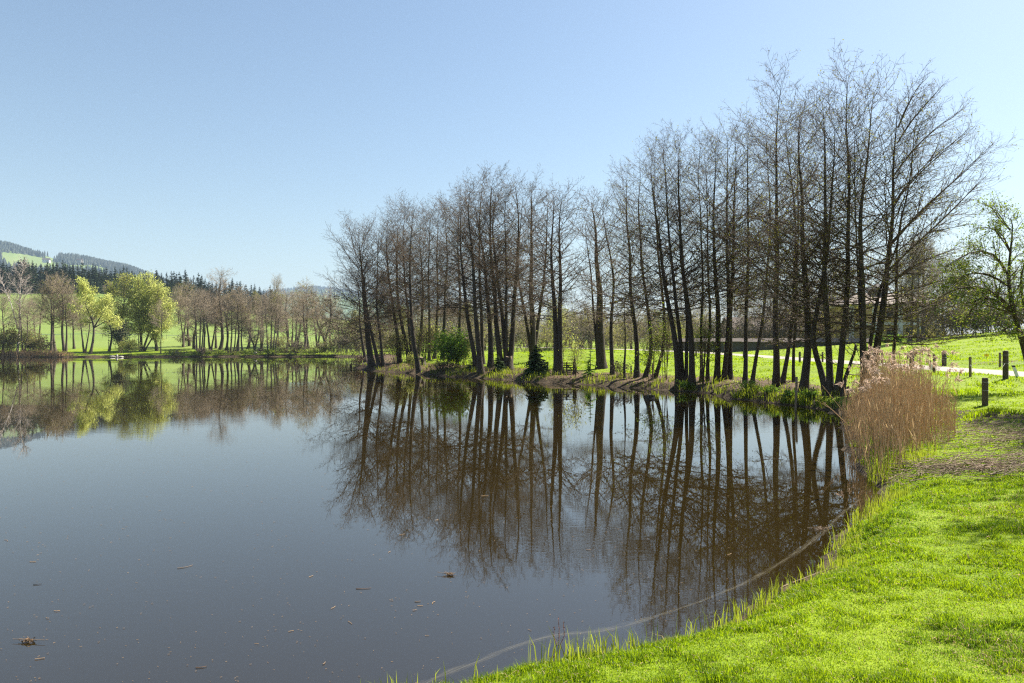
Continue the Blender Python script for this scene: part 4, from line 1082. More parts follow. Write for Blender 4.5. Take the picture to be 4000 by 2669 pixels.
for px, tip, Y, key, lab in ((2875, 1120, 128, "single_b", "bare tree rising behind the barn's roof end"), (3010, 1140, 132, "gnarled", "wide bare tree behind the middle of the barn"), (3120, 1100, 130, "fork", "tall bare tree rising behind the barn roof"),
                             (3250, 1150, 126, "clump", "bare tree clump between barn and yellow house"), (3290, 1060, 118, "single", "tall bare tree beside the yellow house's outer corner"),
                             (3552, 960, 86, "single_b", "dark trunked bare tree in front of the yellow house's pilaster"), (3588, 990, 84, "single", "slim dark bare tree before the yellow house's end wall"), (3606, 940, 86, "fork", "forked bare tree at the yellow house's end corner"),
                             (2910, 1130, 114, "gnarled", "wide bare tree in front of the barn's roof end"), (2965, 1150, 113, "fork", "forked bare tree before the barn, near its roof end"), (3040, 1130, 112, "clump", "bare brown clump standing before the barn's middle"), (3105, 1150, 111, "single_b", "round bare tree before the barn's door"), (3170, 1120, 110, "gnarled_fork", "spreading bare tree in front of the barn near the house"), (3235, 1140, 108, "fork", "forked bare tree at the garden wall between barn and house"),
                             (3500, 1010, 120, "single", "bare tree rising behind the yellow house's roof"), (3690, 1010, 96, "single_b", "bare tree beyond the meadow crest beside the yellow house"), (3760, 1040, 98, "olive_tree", "olive budding tree behind the crooked leafing tree"), (3850, 1060, 100, "clump", "bare clump on the crest behind the crooked leafing tree"), (3960, 1050, 98, "gnarled", "wide bare tree at the crest's upper end")):
    back_tree(px, tip, Y, key, lab, "bare trees around the barn and the yellow house", rz=rr.uniform(0, 6))
g = "brush along the meadow crest"
for i, (px, w, h, Y, mt, lab) in enumerate(((3690, 9, 3.6, 86, "brownbush", "brown brush on the meadow crest beside the yellow house"), (3770, 11, 4.0, 86, "olive", "olive brush on the crest under the budding tree"), (3860, 11, 4.0, 85, "brownbush", "brown brush on the crest behind the crooked tree"), (3960, 11, 3.8, 85, "olive", "olive brush at the crest's upper end"),
                                            (3480, 5, 1.2, 88, "shrub", "low green hedge bush below the yellow house"), (3620, 6, 1.5, 89, "olive", "low bush at the foot of the yellow house's end wall"), (4060, 11, 4.2, 85, "brownbush", "brown brush beyond the crest past the crooked tree"),
                                            (2720, 8, 4.5, 128, "pale_crown", "pale yellow bush at the end of the garden wall"), (2640, 7, 4, 132, "olive", "olive bush beside the pale yellow one at the wall end"), (2560, 8, 4, 140, "pale_crown", "pale bush farther along beyond the lane's bend"),
                                            (2950, 8, 4.5, 112, "brownbush", "reddish brown bush in front of the barn"), (3080, 9, 5, 113, "brownbush", "big reddish brown bush before the barn's middle"), (3220, 8, 5, 110, "brownbush", "reddish brown bush between barn and house"), (2830, 7, 4.5, 116, "brownbush", "reddish bush at the barn's near corner"))):
    bush(px, 0, w, w * .6, h * (1.25 if mt == 'brownbush' else 1), 2400, .26, lab, mt, 60 + i, group=g, Y=Y, stems=28)

rr = random.Random(23)
for i, px in enumerate(range(1360, 2800, 48)):
    mt = ("brownbush", "olive", "pale_crown", "brownbush", "olive")[i % 5]
    bush(px + rr.uniform(-16, 16), 0, rr.uniform(8, 12), 6, rr.uniform(4.5, 8.5), 1300, .3, {"brownbush": "brown twiggy thicket in the belt beyond the pond meadow", "olive": "olive thicket in the belt beyond the pond meadow", "pale_crown": "pale green thicket in the belt beyond the pond meadow"}[mt], mt, 400 + i, group="thickets of the belt beyond the pond meadow", Y=rr.uniform(126, 148), stems=26)

# ------------------------------------------------------------------ barn, yellow house, garden wall
def wall_box(b, x0, x1, z0, z1, y0, y1, m=0): box(b, ((x0 + x1) / 2, (y0 + y1) / 2, (z0 + z1) / 2), (x1 - x0, y1 - y0, z1 - z0), m=m)
def window(parent, x, z, w, h, y, frame="trim"):
    f = Buf(); t = .09
    for (cx, cz, sx, sz) in ((x, z + h / 2 + t / 2, w + 2 * t, t), (x, z - h / 2 - t / 2, w + 2 * t, t), (x - w / 2 - t / 2, z, t, h), (x + w / 2 + t / 2, z, t, h), (x, z, .06, h), (x, z + h * .12, w - .02, .05)):
        box(f, (cx, y - .04 if sx > .07 else y - .035, cz), (sx, .1 if sx > .07 else .08, sz))
    fo = f.obj("window", M[frame], parent, smooth=False)
    p = Buf(); box(p, (x, y - .005, z), (w, .02, h)); p.obj("pane", M["glass"], fo, smooth=False)

def hip_roof(x0, x1, y0, y1, z, h, e, ridge):
    b = Buf(); xm0, xm1, ym = x0 + ridge, x1 - ridge, (y0 + y1) / 2
    V = [(x0 - e, y0 - e, z), (x1 + e, y0 - e, z), (x1 + e, y1 + e, z), (x0 - e, y1 + e, z), (xm0, ym, z + h), (xm1, ym, z + h), 
         (x0 - e, y0 - e, z - .18), (x1 + e, y0 - e, z - .18), (x1 + e, y1 + e, z - .18), (x0 - e, y1 + e, z - .18)]
    b.add(V, [[0, 1, 5, 4], [2, 3, 4, 5], [6, 7, 1, 0], [7, 8, 2, 1], [8, 9, 3, 2], [9, 6, 0, 3], [9, 8, 7, 6]], [[1, 2, 5], [3, 0, 4]])
    return b

def yellow_house():
    Y = 98.0; k = Y / F
    x0, x1 = (3318 - 2000) * k, (3668 - 2000) * k
    z0 = 1.9; ze = CAMZ + (HOR - 1188) * k
    o = thing("yellow_house", "two storey yellow house with white pilasters and grey hipped roof", "house", ((x0 + x1) / 2, Y, z0))
    W = x1 - x0; h = ze - z0; D = 8.5
    b = Buf(); box(b, (0, D / 2, h / 2), (W, D, h)); b.obj("wall", M["plaster"], o, smooth=False)
    b = Buf(); box(b, (0, D / 2, .5), (W + .12, D + .12, 1.3)); b.obj("plinth", M["greyplaster"], o, smooth=False)
    b = Buf(); box(b, (0, -.05, h * .56), (W + .06, .12, .38)); b.obj("string_course", M["trim"], o, smooth=False)
    b = Buf(); box(b, (0, D / 2, h - .14), (W + .3, D + .3, .34)); b.obj("cornice", M["trim"], o, smooth=False)
    for px in (3326, 3414, 3515, 3590, 3660):
        b = Buf(); box(b, ((px - 2000) * k - (x0 + x1) / 2, -.08, h / 2), (.62, .2, h - .4)); b.obj("pilaster", M["trim"], o, smooth=False)
    for px in (3368, 3476, 3552, 3626):
        xx = (px - 2000) * k - (x0 + x1) / 2
        window(o, xx, CAMZ + (HOR - 1294) * k - z0, .72, .85, 0, "shutter")
        window(o, xx, CAMZ + (HOR - 1226) * k - z0, .78, 1.25, 0, "shutter")
    rf = hip_roof(-W / 2, W / 2, 0, D, h + .03, 1.9, .55, 3.4).obj("roof", M["palet"], o, smooth=False)
    b = Buf(); t = (3490 - 2000) * k - (x0 + x1) / 2
    box(b, (t, D / 2, h + 1.7), (1.9, 1.9, 1.5)); b.obj("roof_lantern", M["slate"], rf, smooth=False)
    hip_roof(t - .95, t + .95, D / 2 - .95, D / 2 + .95, h + 2.47, .9, .25, .93).obj("lantern_roof", M["slate"], rf, smooth=False)
    b = Buf(); box(b, (-W * .3, D * .5, h + 1.9), (.6, .6, 1.4)); box(b, (-W * .3, D * .5, h + 2.64), (.74, .74, .1)); b.obj("chimney", M["greyplaster"], rf, smooth=False)
yellow_house()

def barn():
    Y = 120.0; k = Y / F
    x0, x1 = (2872 - 2000) * k, (3262 - 2000) * k; z0 = 1.4
    ze = CAMZ + (HOR - 1287) * k; zr = CAMZ + (HOR - 1236) * k
    o = thing("barn", "long barn with reddish brown tiled roof and pale grey wall", "barn", ((x0 + x1) / 2, Y, z0))
    W = x1 - x0; h = ze - z0; D = 9
    b = Buf(); box(b, (0, D / 2, h / 2), (W, D, h))
    V = [(-W / 2, 0, h), (-W / 2, D, h), (-W / 2, D / 2, zr - z0 - .1), (W / 2, 0, h), (W / 2, D, h), (W / 2, D / 2, zr - z0 - .1)]
    b.add(V, T=[[0, 2, 1], [3, 4, 5]]); b.obj("wall", M["greyplaster"], o, smooth=False)
    b = Buf(); e = .5
    V = [(-W / 2 - e, -e, h - .2), (W / 2 + e, -e, h - .2), (W / 2 + e, D / 2, zr - z0), (-W / 2 - e, D / 2, zr - z0), (-W / 2 - e, D + e, h - .2), (W / 2 + e, D + e, h - .2)]
    b.add(V + [(x, y, z - .16) for x, y, z in V], [[0, 1, 2, 3], [3, 2, 5, 4], [7, 6, 9, 8], [8, 9, 10, 11], [6, 7, 1, 0], [10, 5, 4, 11][::-1]])
    b.obj("roof", M["roof"], o, smooth=False)
    for f in (-.38, -.2, .02, .2, .38): window(o, f * W, h * .62, .9, .7, 0, "shutter")
    b = Buf(); box(b, (-.09 * W, -.04, h * .36), (2.4, .1, h * .7)); b.obj("door", M["wood"], o, smooth=False)
barn()

def garden_wall():
    pts = [((2630 - 2000) / F * 110, 110.0), ((2900 - 2000) / F * 104, 104.0), ((3200 - 2000) / F * 98.5, 98.5), ((3425 - 2000) / F * 94, 94.0)]
    rows = [1322, 1322, 1322, 1321]
    o = thing("garden_wall", "long grey garden wall capped with pale clay tiles", "wall", (pts[0][0], pts[0][1], 0))
    bw, bt = Buf(), Buf()
    for (a, ra), (c, rc) in zip(zip(pts[:-1], rows[:-1]), zip(pts[1:], rows[1:])):
        a, c = np.array(a), np.array(c); L = np.linalg.norm(c - a); an = math.atan2(*(c - a)[::-1])
        zt = CAMZ + (HOR - (ra + rc) / 2) / F * (a[1] + c[1]) / 2
        m = (a + c) / 2 - np.array(pts[0])
        box(bw, (m[0], m[1], (zt - .5) / 2), (L + .02, .55, zt - .5), an)
        n = np.array([-math.sin(an), math.cos(an)])
        q0, q1 = a - pts[0], c - pts[0]
        z1, z2 = zt - .5, zt
        V = [(*(q0 - n * .75), z1), (*(q1 - n * .75), z1), (*q1, z2), (*q0, z2), (*(q1 + n * .75), z1), (*(q0 + n * .75), z1)]
        bt.add(V + [(x, y, z - .07) for x, y, z in V], [[0, 1, 2, 3], [3, 2, 4, 5], [6, 7, 1, 0], [7, 6, 9, 8], [9, 11, 10, 8], [4, 10, 11, 5]])
    bw.obj("wall", M["oldwall"], o, smooth=False)
    bt.obj("tile_coping", M["palet"], o, smooth=False)
garden_wall()

# ------------------------------------------------------------------ posts, gate, jetty
def post(px, top, base, wpx, label, kind="round", wood="wood", lean=0.0, level=None, group="wooden posts", topx=None):
    p = wp(px, base, level) if level is not None else hit(px, base, y0=12)
    k = p[1] / F; h = (base - top) * k; r = wpx * k / 2
    o = thing("wooden_post", label, "post", tuple(p), group, rz=.3)
    dx = ((topx - px) if topx is not None else 0) * k
    b = Buf()
    n = 12 if kind == "round" else 4
    a = np.arange(n) * 2 * math.pi / n + math.pi / 4
    rr_ = r * (1 if n > 4 else 1.2)
    rng = np.random.default_rng(int(px))
    prof = [(-.25, 1.0), (h * .5, .98), (h - .03, .97), (h, .86)]
    V = np.concatenate([np.stack([rr_ * f * np.cos(a) + dx * z / h, rr_ * f * np.sin(a), np.full(n, z) + (rng.normal(0, .006, n) if z == h else 0)], -1) for z, f in prof] + [[[dx, 0, h + .012]]])
    i = np.arange(n); Q = [np.stack([q * n + i, q * n + (i + 1) % n, (q + 1) * n + (i + 1) % n, (q + 1) * n + i], -1) for q in range(3)]
    b.add(V, np.concatenate(Q), np.stack([3 * n + i, 3 * n + (i + 1) % n, np.full(n, 4 * n)], -1))
    b.obj("shaft", M[wood], o, smooth=False)
    for z in (.55, .85):
        b = Buf(); ring = np.array([[math.cos(t), math.sin(t), 0] for t in np.linspace(0, 2 * math.pi, 13)]) * (rr_ * 1.03) + np.array([dx * z, 0, h * z])
        tubes(b, ring[None], np.full((1, 13), .006 + .0008 * p[1] * .1), 4); b.obj("wire_loop", M["wire"], o)
    return p, h
post(3928, 1371, 1481, 20, "tall thick dark post beside the lane's near delineator", group="thick roadside posts")
post(3848, 1478, 1585, 22, "short black round post nearest the reed bed", group="thick roadside posts")
post(3688, 1370, 1431, 14, "square topped thick post across the lane beside the reed plumes", "square", group="thick roadside posts")
post(3562, 1370, 1440, 15, "thick post rising straight out of the reed plumes", "square", group="thick roadside posts")
pw = []
for a in ((3790, 1395, 1473, 8, "light thin fence post casting a shadow beside the lane", "square", "pale_wood"), (3906, 1378, 1437, 7, "thin fence post across the lane near the tall thick post", "square", "pale_wood"),
          (3649, 1385, 1457, 8, "thin leaning fence post next to the farther delineator", "square", "wood"), (3546, 1374, 1404, 5, "small fence post across the lane behind the plumes", "square", "wood"),
          (3445, 1380, 1423, 6, "small fence post across the lane between leaning tree and plumes", "square", "wood"), (3213, 1376, 1415, 6, "small fence post across the lane behind the dark clump", "square", "wood"),
          (3124, 1374, 1419, 7, "fence post by the lane's edge between tall tree and dark clump", "square", "wood"), (2905, 1372, 1404, 6, "fence post at the lane behind the single straight trunk", "square", "wood"),
          (2719, 1342, 1392, 7, "dark fence post standing by the lane's far bend", "round", "wood"),
          (2140, 1413, 1456, 5, "thin fence post between the little spruce and the gate", "square", "wood"), (2298, 1418, 1463, 5, "thin fence post between the gate and the old tree", "square", "wood"),
          (2465, 1430, 1473, 5, "thin fence post beside the olive young spruce", "square", "wood"), (2550, 1423, 1483, 7, "fence post between the two slanting trees", "round", "wood"),
          (3312, 1511, 1562, 8, "dark post on the bank behind the reeds", "square", "wood"), (3318, 1582, 1608, 8, "short post stub at the water behind the reeds", "square", "wood")):
    post(*a, group="thin fence posts")
post(3108, 1473, 1602, 9, "grey mooring post standing in the water before the bank", "round", "pale_wood", level=0.0, group="water posts", topx=3113)

def delineator(px, top, base, topx, label):
    p = hit(px, base, y0=12); k = p[1] / F; h = (base - top) * k; dx = (topx - px) * k
    o = thing("roadside_delineator", label, "delineator", tuple(p), "white roadside delineators")
    w = 6.0 * k
    def piece(name, z0, z1, m, grow_=0.0):
        b = Buf(); V = []
        for z in (z0, z1):
            c = dx * z / h
            V += [(c - w - grow_, -w * .6 - grow_, z), (c + w + grow_, -w * .6 - grow_, z), (c + w * .5 + grow_, w * .7 + grow_, z), (c - w * .5 - grow_, w * .7 + grow_, z)]
        b.add(V, [[3, 2, 1, 0], [4, 5, 6, 7], [0, 1, 5, 4], [1, 2, 6, 5], [2, 3, 7, 6], [3, 0, 4, 7]]); b.obj(name, M[m], o, smooth=False)
    piece("shaft", -.1, h * .86, "white"); piece("black_cap", h * .86, h, "black", .004)
delineator(3974, 1428, 1476, 3956, "white delineator with black cap leaning beside the tall thick post")
delineator(3643, 1409, 1447, 3628, "white delineator with black cap beside the reed plumes")

def strand(A, B, sag, label, seed):
    A, B = np.array(A, float), np.array(B, float); t = np.linspace(0, 1, 9)
    P = A + (B - A) * t[:, None]; P[:, 2] -= sag * 4 * t * (1 - t)
    o = thing("fence_wire", label, "wire", tuple(A), "wire strands of the lane fences")
    b = Buf(); tubes(b, (P - A)[None], np.full((1, 9), .0045), 4); b.obj("strand", M["wire"], o)
def top_of(px, base, dz): p = hit(px, base, y0=12); return p + np.array([0, 0, dz])
strand(top_of(3848, 1585, .6), top_of(3928, 1481, .75), .06, "thin wire strand between the black round post and the tall post", 1)
strand(top_of(3928, 1481, .75), top_of(3974, 1476, .4) + np.array([2.4, -.6, .3]), .05, "thin wire strand running past the leaning delineator", 2)
strand(top_of(3649, 1457, .8), top_of(3790, 1473, .8), .08, "thin wire strand along the lane between two thin posts", 3)
strand(top_of(3790, 1473, .6), top_of(3848, 1585, .55), .08, "thin wire strand down from the light thin post", 4)

def marker():
    p = hit(3853, 1404, y0=20); k = p[1] / F
    o = thing("field_marker", "small yellow field marker on the meadow across the lane", "marker", tuple(p))
    b = Buf(); tubes(b, np.array([[[0, 0, -.1], [0, 0, .2], [0, 0, .42]]]), np.full((1, 3), .012), 6); b.obj("stake", M["wood"], o)
    b = Buf(); box(b, (0, -.02, .28), (16 * k, .015, 9 * k)); box(b, (0, -.02, .28 + 5.5 * k), (5 * k, .015, 2.4 * k)); b.obj("plate", M["yellow"], o, smooth=False)
marker()

def gate():
    p = hit(2219, 1461, y0=20); k = p[1] / F
    o = thing("wooden_gate", "five bar wooden field gate with a slanting brace", "gate", tuple(p))
    H, W = 42 * k, 46 * k
    for z in (.1, .36, .58, .8, 1.0):
        b = Buf(); box(b, (0, 0, z * H), (W, .05, 4.2 * k)); b.obj("rail", M["wood"], o, smooth=False)
    for x in (-.49, -.12, .47):
        b = Buf(); box(b, (x * W, -.06 if x == -.12 else 0.055, H * .55), (5 * k, .06, H * 1.12)); b.obj("upright", M["wood"], o, smooth=False)
    b = Buf(); box(b, (0.15 * W, -.125, H * .55), (W * .85, .05, 4 * k), tilt=('y', math.radians(42))); b.obj("brace", M["wood"], o, smooth=False)
    b = Buf(); box(b, (W * .54, .0, H * .62), (7 * k, 7 * k, H * 1.5)); b.obj("gate_post", M["wood"], o, smooth=False)
    b = Buf(); box(b, (W * .72, -.03, H * .2), (W * .5, .06, 4 * k), tilt=('y', math.radians(40))); b.obj("prop", M["wood"], o, smooth=False)
gate()

def jetty():
    p = wp(1380, 1435.5, 0.0); k = p[1] / F
    o = thing("plank_jetty", "narrow dark plank jetty on twin posts off the peninsula", "jetty", tuple(p))
    b = Buf(); box(b, (0, 0, 12 * k), (53 * k, .35, .06), tilt=('y', .07)); b.obj("plank", M["wood"], o, smooth=False)
    for dx in (-12, -6):
        b = Buf(); tubes(b, np.array([[[dx * k, 0, -.3], [dx * k, 0, .15], [dx * k, 0, 12 * k if dx < -8 else 17 * k]]]), np.full((1, 3), .06), 8); b.obj("post", M["wood"], o)
    b = Buf(); box(b, (-9 * k, 0, 2.0 * k), (9 * k, .08, .1)); b.obj("cross_brace", M["wood"], o, smooth=False)
jetty()

# ------------------------------------------------------------------ reed bed, grass, debris
def in_poly(x, y, poly):
    ins = np.zeros(x.shape, bool); n = len(poly)
    for i in range(n):
        ax, ay = poly[i]; bx, by = poly[(i + 1) % n]
        ins ^= ((ay > y) != (by > y)) & (x < (bx - ax) * (y - ay) / (by - ay + 1e-12) + ax)
    return ins

REED = np.array([wp(*q)[:2] for q in ((3352, 1868), (3440, 1905), (3560, 1885), (3640, 1850), (3745, 1797), (3752, 1742), (3685, 1690), (3560, 1650), (3420, 1630), (3290, 1628), (3290, 1690), (3325, 1780))])
def reed_bed():
    rng = np.random.default_rng(21)
    n = 8600
    x = rng.uniform(REED[:, 0].min(), REED[:, 0].max(), n); y = rng.uniform(REED[:, 1].min(), REED[:, 1].max(), n)
    k = in_poly(x, y, REED) & (vnoise(x, y, .35, 9) > .18 * rng.random(n) + .08)
    x, y = x[k], y[k]; n = len(x)
    z = np.maximum(terrain(x, y), -.12)
    px = 2000 + x / y * F
    edge = np.interp(px, [3270, 3340, 3420, 3650, 3740], [.62, .85, 1, .95, .72])
    dd = np.min([np.hypot(x - q[0], y - q[1]) for q in np.concatenate([REED[i] + (np.roll(REED, -1, 0)[i] - REED[i]) * np.linspace(0, 1, 12)[:, None] for i in range(len(REED))])], axis=0)
    thin = rng.random(n) < .42 + .58 * ss(.1, .9, dd)
    x, y, z, px, edge, dd = x[thin], y[thin], z[thin], px[thin], edge[thin], dd[thin]; n = len(x)
    edge = edge * (.72 + .28 * ss(0, .8, dd)) * (.8 + .4 * vnoise(x, y, .7, 13))
    h = rng.normal(1.38, .27, n) * edge; tall = rng.random(n) < .055
    h = np.where(tall, rng.uniform(1.45, 2.15, n) * np.clip(edge + .25, 0, 1), h)
    lx = rng.normal(0, .065, n) + .05 * (vnoise(x, y, .8, 12) - .5) * 4; ly = rng.normal(0, .08, n)
    wild = rng.random(n) < .05; lx = np.where(wild, rng.normal(0, .45, n), lx)
    tt = np.linspace(0, 1, 6)
    P = np.stack([x[:, None] + lx[:, None] * h[:, None] * tt ** 1.6, y[:, None] + ly[:, None] * h[:, None] * tt ** 1.6, z[:, None] - .1 + (h[:, None] + .1) * tt], -1)
    P[:, 1:-1] += rng.normal(0, .012, P[:, 1:-1].shape)
    b = Buf(); R = rng.uniform(.004, .0072, n)[:, None] * np.linspace(1.15, .55, 6)[None]
    tubes(b, P, R, 4)
    # dry leaf blades hugging the stalks
    m = rng.integers(0, n, int(n * 1.0)); f = rng.uniform(.1, .95, len(m)); A, T, _ = sample(P, R, m, f)
    d = norm(np.stack([rng.normal(0, .28, len(m)), rng.normal(0, .28, len(m)), rng.uniform(.5, 1.3, len(m)) * np.where(rng.random(len(m)) < .3, -1, 1)], -1))
    leaves(b, A, rng.uniform(.1, .34, len(m)), rng, axis=d, width=.055, jit=.08)
    # plumes: drooping one-sided feathers
    c = np.nonzero(tall & (h > 1.2))[0]
    for j in c:
        tip = P[j, -1]; a = rng.normal(.4, .9); dr = np.array([math.cos(a), math.sin(a) * .6, 0]); Lp = rng.uniform(.16, .34)
        q = 46
        u = rng.random(q); spine = tip + dr * (Lp * .55 * u ** 1.4)[:, None] + UP * (Lp * (.7 * u - .75 * u ** 2.2))[:, None]
        ax = norm(dr * rng.uniform(.2, 1.1, (q, 1)) + UP * rng.uniform(-1.1, .35, (q, 1)) + rng.normal(0, .35, (q, 3)))
        leaves(b, spine, rng.uniform(.05, .13, q), rng, m=1, axis=ax, width=.16, jit=.15)
    tag(b.obj("reed_bed", [M["reed"], M["plume"]]), "tall dry tan reeds with feathery pinkish plumes at the water's edge", kind="stuff")
reed_bed()

def blades(buf, P, h, w, rng, lean=.35, m=0, wind=(0, 0)):
    n = len(P); a = rng.uniform(0, 2 * math.pi, n)
    s = np.stack([np.cos(a), np.sin(a), np.zeros(n)], -1)
    l = rng.normal(0, lean, (n, 2)) + np.array(wind)
    L3 = np.column_stack([l, np.zeros(n)])
    mid = P + UP * (h * .55)[:, None] + L3 * (h * .22)[:, None]
    tip = P + UP * (h * np.clip(1 - .35 * np.linalg.norm(l, axis=1), .35, 1))[:, None] + L3 * (h * .8)[:, None]
    W = (w * .5)[:, None]
    V = np.stack([P - s * W, P + s * W, mid + s * W * .8, mid - s * W * .8, tip], 1)
    i = np.arange(n)[:, None] * 5
    buf.add(V, i + np.array([[0, 1, 2, 3]]), i + np.array([[3, 2, 4]]), m=m)

def lawn():
    rng = np.random.default_rng(31)
    n = 1900000
    y = np.exp(rng.uniform(math.log(2.2), math.log(22), n)); x = rng.uniform(-.15, 1.0, n) * (y * 1.05 + 3.2)
    k = (x > -3)
    x, y = x[k], y[k]; s = lake_sd(x, y)
    clump = vnoise(x, y, .42, 51) * .5 + vnoise(x, y, .13, 52) * .5
    shade_and_litter = .8 * np.exp(-((x - 13.6) ** 2 / 10 + (y - 18.8) ** 2 / 8)) + .75 * np.exp(-((x - 8.4 + (y - 11.7) * .8) ** 2 / 1.0 + (y - 11.7) ** 2 / .25)) + .75 * np.exp(-((x - 11.6) ** 2 / 3.5 + (y - 14.6) ** 2 / 3.5))  # first term thins blades over the painted tree shade, the others over reed litter
    k = (s > .16) & (rng.random(len(x)) < .35 + .9 * clump) & (rng.random(len(x)) > shade_and_litter * 1.15)
    x, y, s, clump = x[k], y[k], s[k], clump[k]
    z = terrain(x, y, s)
    h = (.022 + .046 * ss(.38, .8, clump)) * rng.uniform(.5, 1.3, len(x)) * np.where(rng.random(len(x)) < .03, 1.7, 1) * (1 + .3 * (1 - ss(.2, 1.2, s)))
    w = np.clip(.00065 * y + .0012, .0035, .014) * rng.uniform(.7, 1.4, len(x))
    b = Buf(); pos = np.stack([x, y, z - .006], -1); kind = rng.random(len(x)); patch = vnoise(x, y, 1.1, 55)
    dry = kind < .03 + .10 * ss(.55, .85, patch); deep = (kind > .74 - .35 * ss(.5, .8, vnoise(x, y, .8, 56))) & ~dry
    for q, m_ in ((~dry & ~deep, 0), (dry, 1), (deep, 2)): blades(b, pos[q], h[q], w[q], rng, .5 if m_ != 1 else .9, m=m_, wind=(-.1, .05))
    tag(b.obj("lawn_grass", [M["grass"], M["reed"], M["deepgrass"]]), "short bright green grass covering the near bank", kind="stuff")

    # meadow tufts farther off
    n = 260000
    y = np.exp(rng.uniform(math.log(18), math.log(100), n)); x = rng.uniform(-.3, .9, n) * (y + 2)
    s = lake_sd(x, y); cl = vnoise(x, y, 1.5, 61) * .55 + vnoise(x, y, .5, 62) * .45
    lit = (1 - ss(2.0, 6, s)) * ss(24, 34, y)
    k = (s > .25) & (road_d(x, y) > 2.4) & (rng.random(n) > lit * .80) & (rng.random(n) < .25 + cl)
    x, y, s, cl = x[k], y[k], s[k], cl[k]; z = terrain(x, y, s)
    h = (.04 + .15 * ss(.45, .8, cl)) * rng.uniform(.6, 1.3, len(x)); w = np.clip(.0011 * y, .012, .07) * rng.uniform(.7, 1.3, len(x))
    b = Buf(); blades(b, np.stack([x, y, z - .01], -1), h, w, rng, .5)
    tag(b.obj("meadow_grass", M["grass"]), "tufted green meadow grass between pond and lane", kind="stuff")

    # taller blades along the near waterline and around the reeds
    n = 420000
    y = rng.uniform(3.5, 26, n); x = rng.uniform(-2.5, 16, n); s = lake_sd(x, y)
    cl = vnoise(x, y, .45, 71) * .6 + vnoise(x, y, .14, 72) * .4
    near_p = np.exp(-((s - .22) / .22) ** 2) * (s > -.05) * ss(.36, .7, cl)
    k = rng.random(n) < near_p * np.where(y < 12.0, .8, .04)
    x, y, s = x[k], y[k], s[k]
    z = np.maximum(terrain(x, y, s), -.05)
    h = rng.uniform(.08, .30, len(x)) * (1 - .5 * ss(.1, .8, s)) * np.where(y > 12, 1.25, 1)
    b = Buf(); blades(b, np.stack([x, y, z], -1), h, rng.uniform(.005, .011, len(x)), rng, .28)
    # green shoots among the reeds
    n = 2600; x = rng.uniform(REED[:, 0].min() - .3, REED[:, 0].max() - .6, n); y = rng.uniform(REED[:, 1].min() - .4, REED[:, 1].min() + 1.3, n)
    k = in_poly(x, y + .35, REED) & (vnoise(x, y, .6, 73) > .35); x, y = x[k], y[k]
    b2 = np.stack([x, y, np.maximum(terrain(x, y), 0) - .02], -1)
    blades(b, b2, rng.uniform(.15, .42, len(x)), rng.uniform(.008, .016, len(x)), rng, .2)
    # sedge clumps on the farther bank
    cx = []
    for q, sp, nn in ((wp(2870, 1556, .1), .9, 900), (wp(3050, 1575, .1), .7, 500), (wp(3120, 1580, .1), .5, 420), (wp(2760, 1538, .1), .6, 300), (wp(3180, 1592, .1), .5, 300), (wp(1900, 1478, .1), 2, 500), (wp(1720, 1468, .1), 3, 700), (wp(2050, 1488, .1), 1.5, 400), (wp(1560, 1452, .1), 3, 500), (wp(2450, 1514, .1), 2, 420), (wp(2600, 1524, .1), 2, 420), (wp(2180, 1498, .1), 2.5, 420), (wp(1820, 1475, .1), 3, 500), (wp(1640, 1461, .1), 3, 500), (wp(1460, 1448, .1), 2, 300), (wp(2960, 1568, .1), .6, 300), (wp(2700, 1532, .1), .8, 260), (wp(2300, 1500, .1), 1.2, 160)):
        xx = q[0] + rng.normal(0, sp, nn); yy = q[1] + rng.normal(.4, .5, nn); cx.append(np.stack([xx, yy, np.maximum(terrain(xx, yy), 0)], -1))
    cx = np.concatenate(cx); cx = cx[lake_sd(cx[:, 0], cx[:, 1]) > 0]
    blades(b, cx, rng.uniform(.18, .55, len(cx)), rng.uniform(.02, .04, len(cx)), rng, .3)
    tag(b.obj("shore_grass", M["tallgrass"]), "taller grass blades and sedge along the waterline", kind="stuff")
lawn()

def straw_litter():
    rng = np.random.default_rng(41)
    n = 2000
    x = rng.normal(11.4, 1.3, n); y = rng.normal(14.4, 1.3, n)
    y[:800] = rng.normal(11.9, .6, 800); x[:800] = 8.4 - (y[:800] - 11.7) * .8 + rng.normal(0, 1.0, 800)
    k = (lake_sd(x, y) > .2); x, y = x[k], y[k]; n = len(x)
    z = terrain(x, y) + rng.uniform(.0, .12, n)
    a = rng.normal(.5, .8, n); L = rng.uniform(.1, .65, n)
    A = np.stack([x, y, z], -1); d = np.stack([np.cos(a), np.sin(a), rng.normal(.03, .18, n)], -1) * L[:, None]
    P = np.stack([A - d / 2, A + rng.normal(0, .015, (n, 3)), A + d / 2], 1); P[:, :, 2] = np.maximum(P[:, :, 2], z[:, None] - .02)
    b = Buf(); tubes(b, P, np.repeat(rng.uniform(.003, .006, n)[:, None], 3, 1), 4)
    tag(b.obj("straw_litter", M["straw"]), "broken dry reed stalks lying beside the reed bed", kind="stuff")
    n = 26000; y = np.exp(rng.uniform(math.log(24), math.log(95), n)); x = rng.uniform(-.3, .62, n) * y
    s = lake_sd(x, y); k = (s > .1) & (s < rng.uniform(2, 7, n)); x, y = x[k], y[k]
    b = Buf(); leaves(b, np.stack([x, y, terrain(x, y) + .03], -1), np.clip(.0022 * y, .06, .14), rng, width=.7, axis=np.array([0, 0, .25]), jit=1)
    tag(b.obj("leaf_litter", M["litter"], smooth=False), "brown dead leaves scattered over the wooded bank", kind="stuff")
straw_litter()

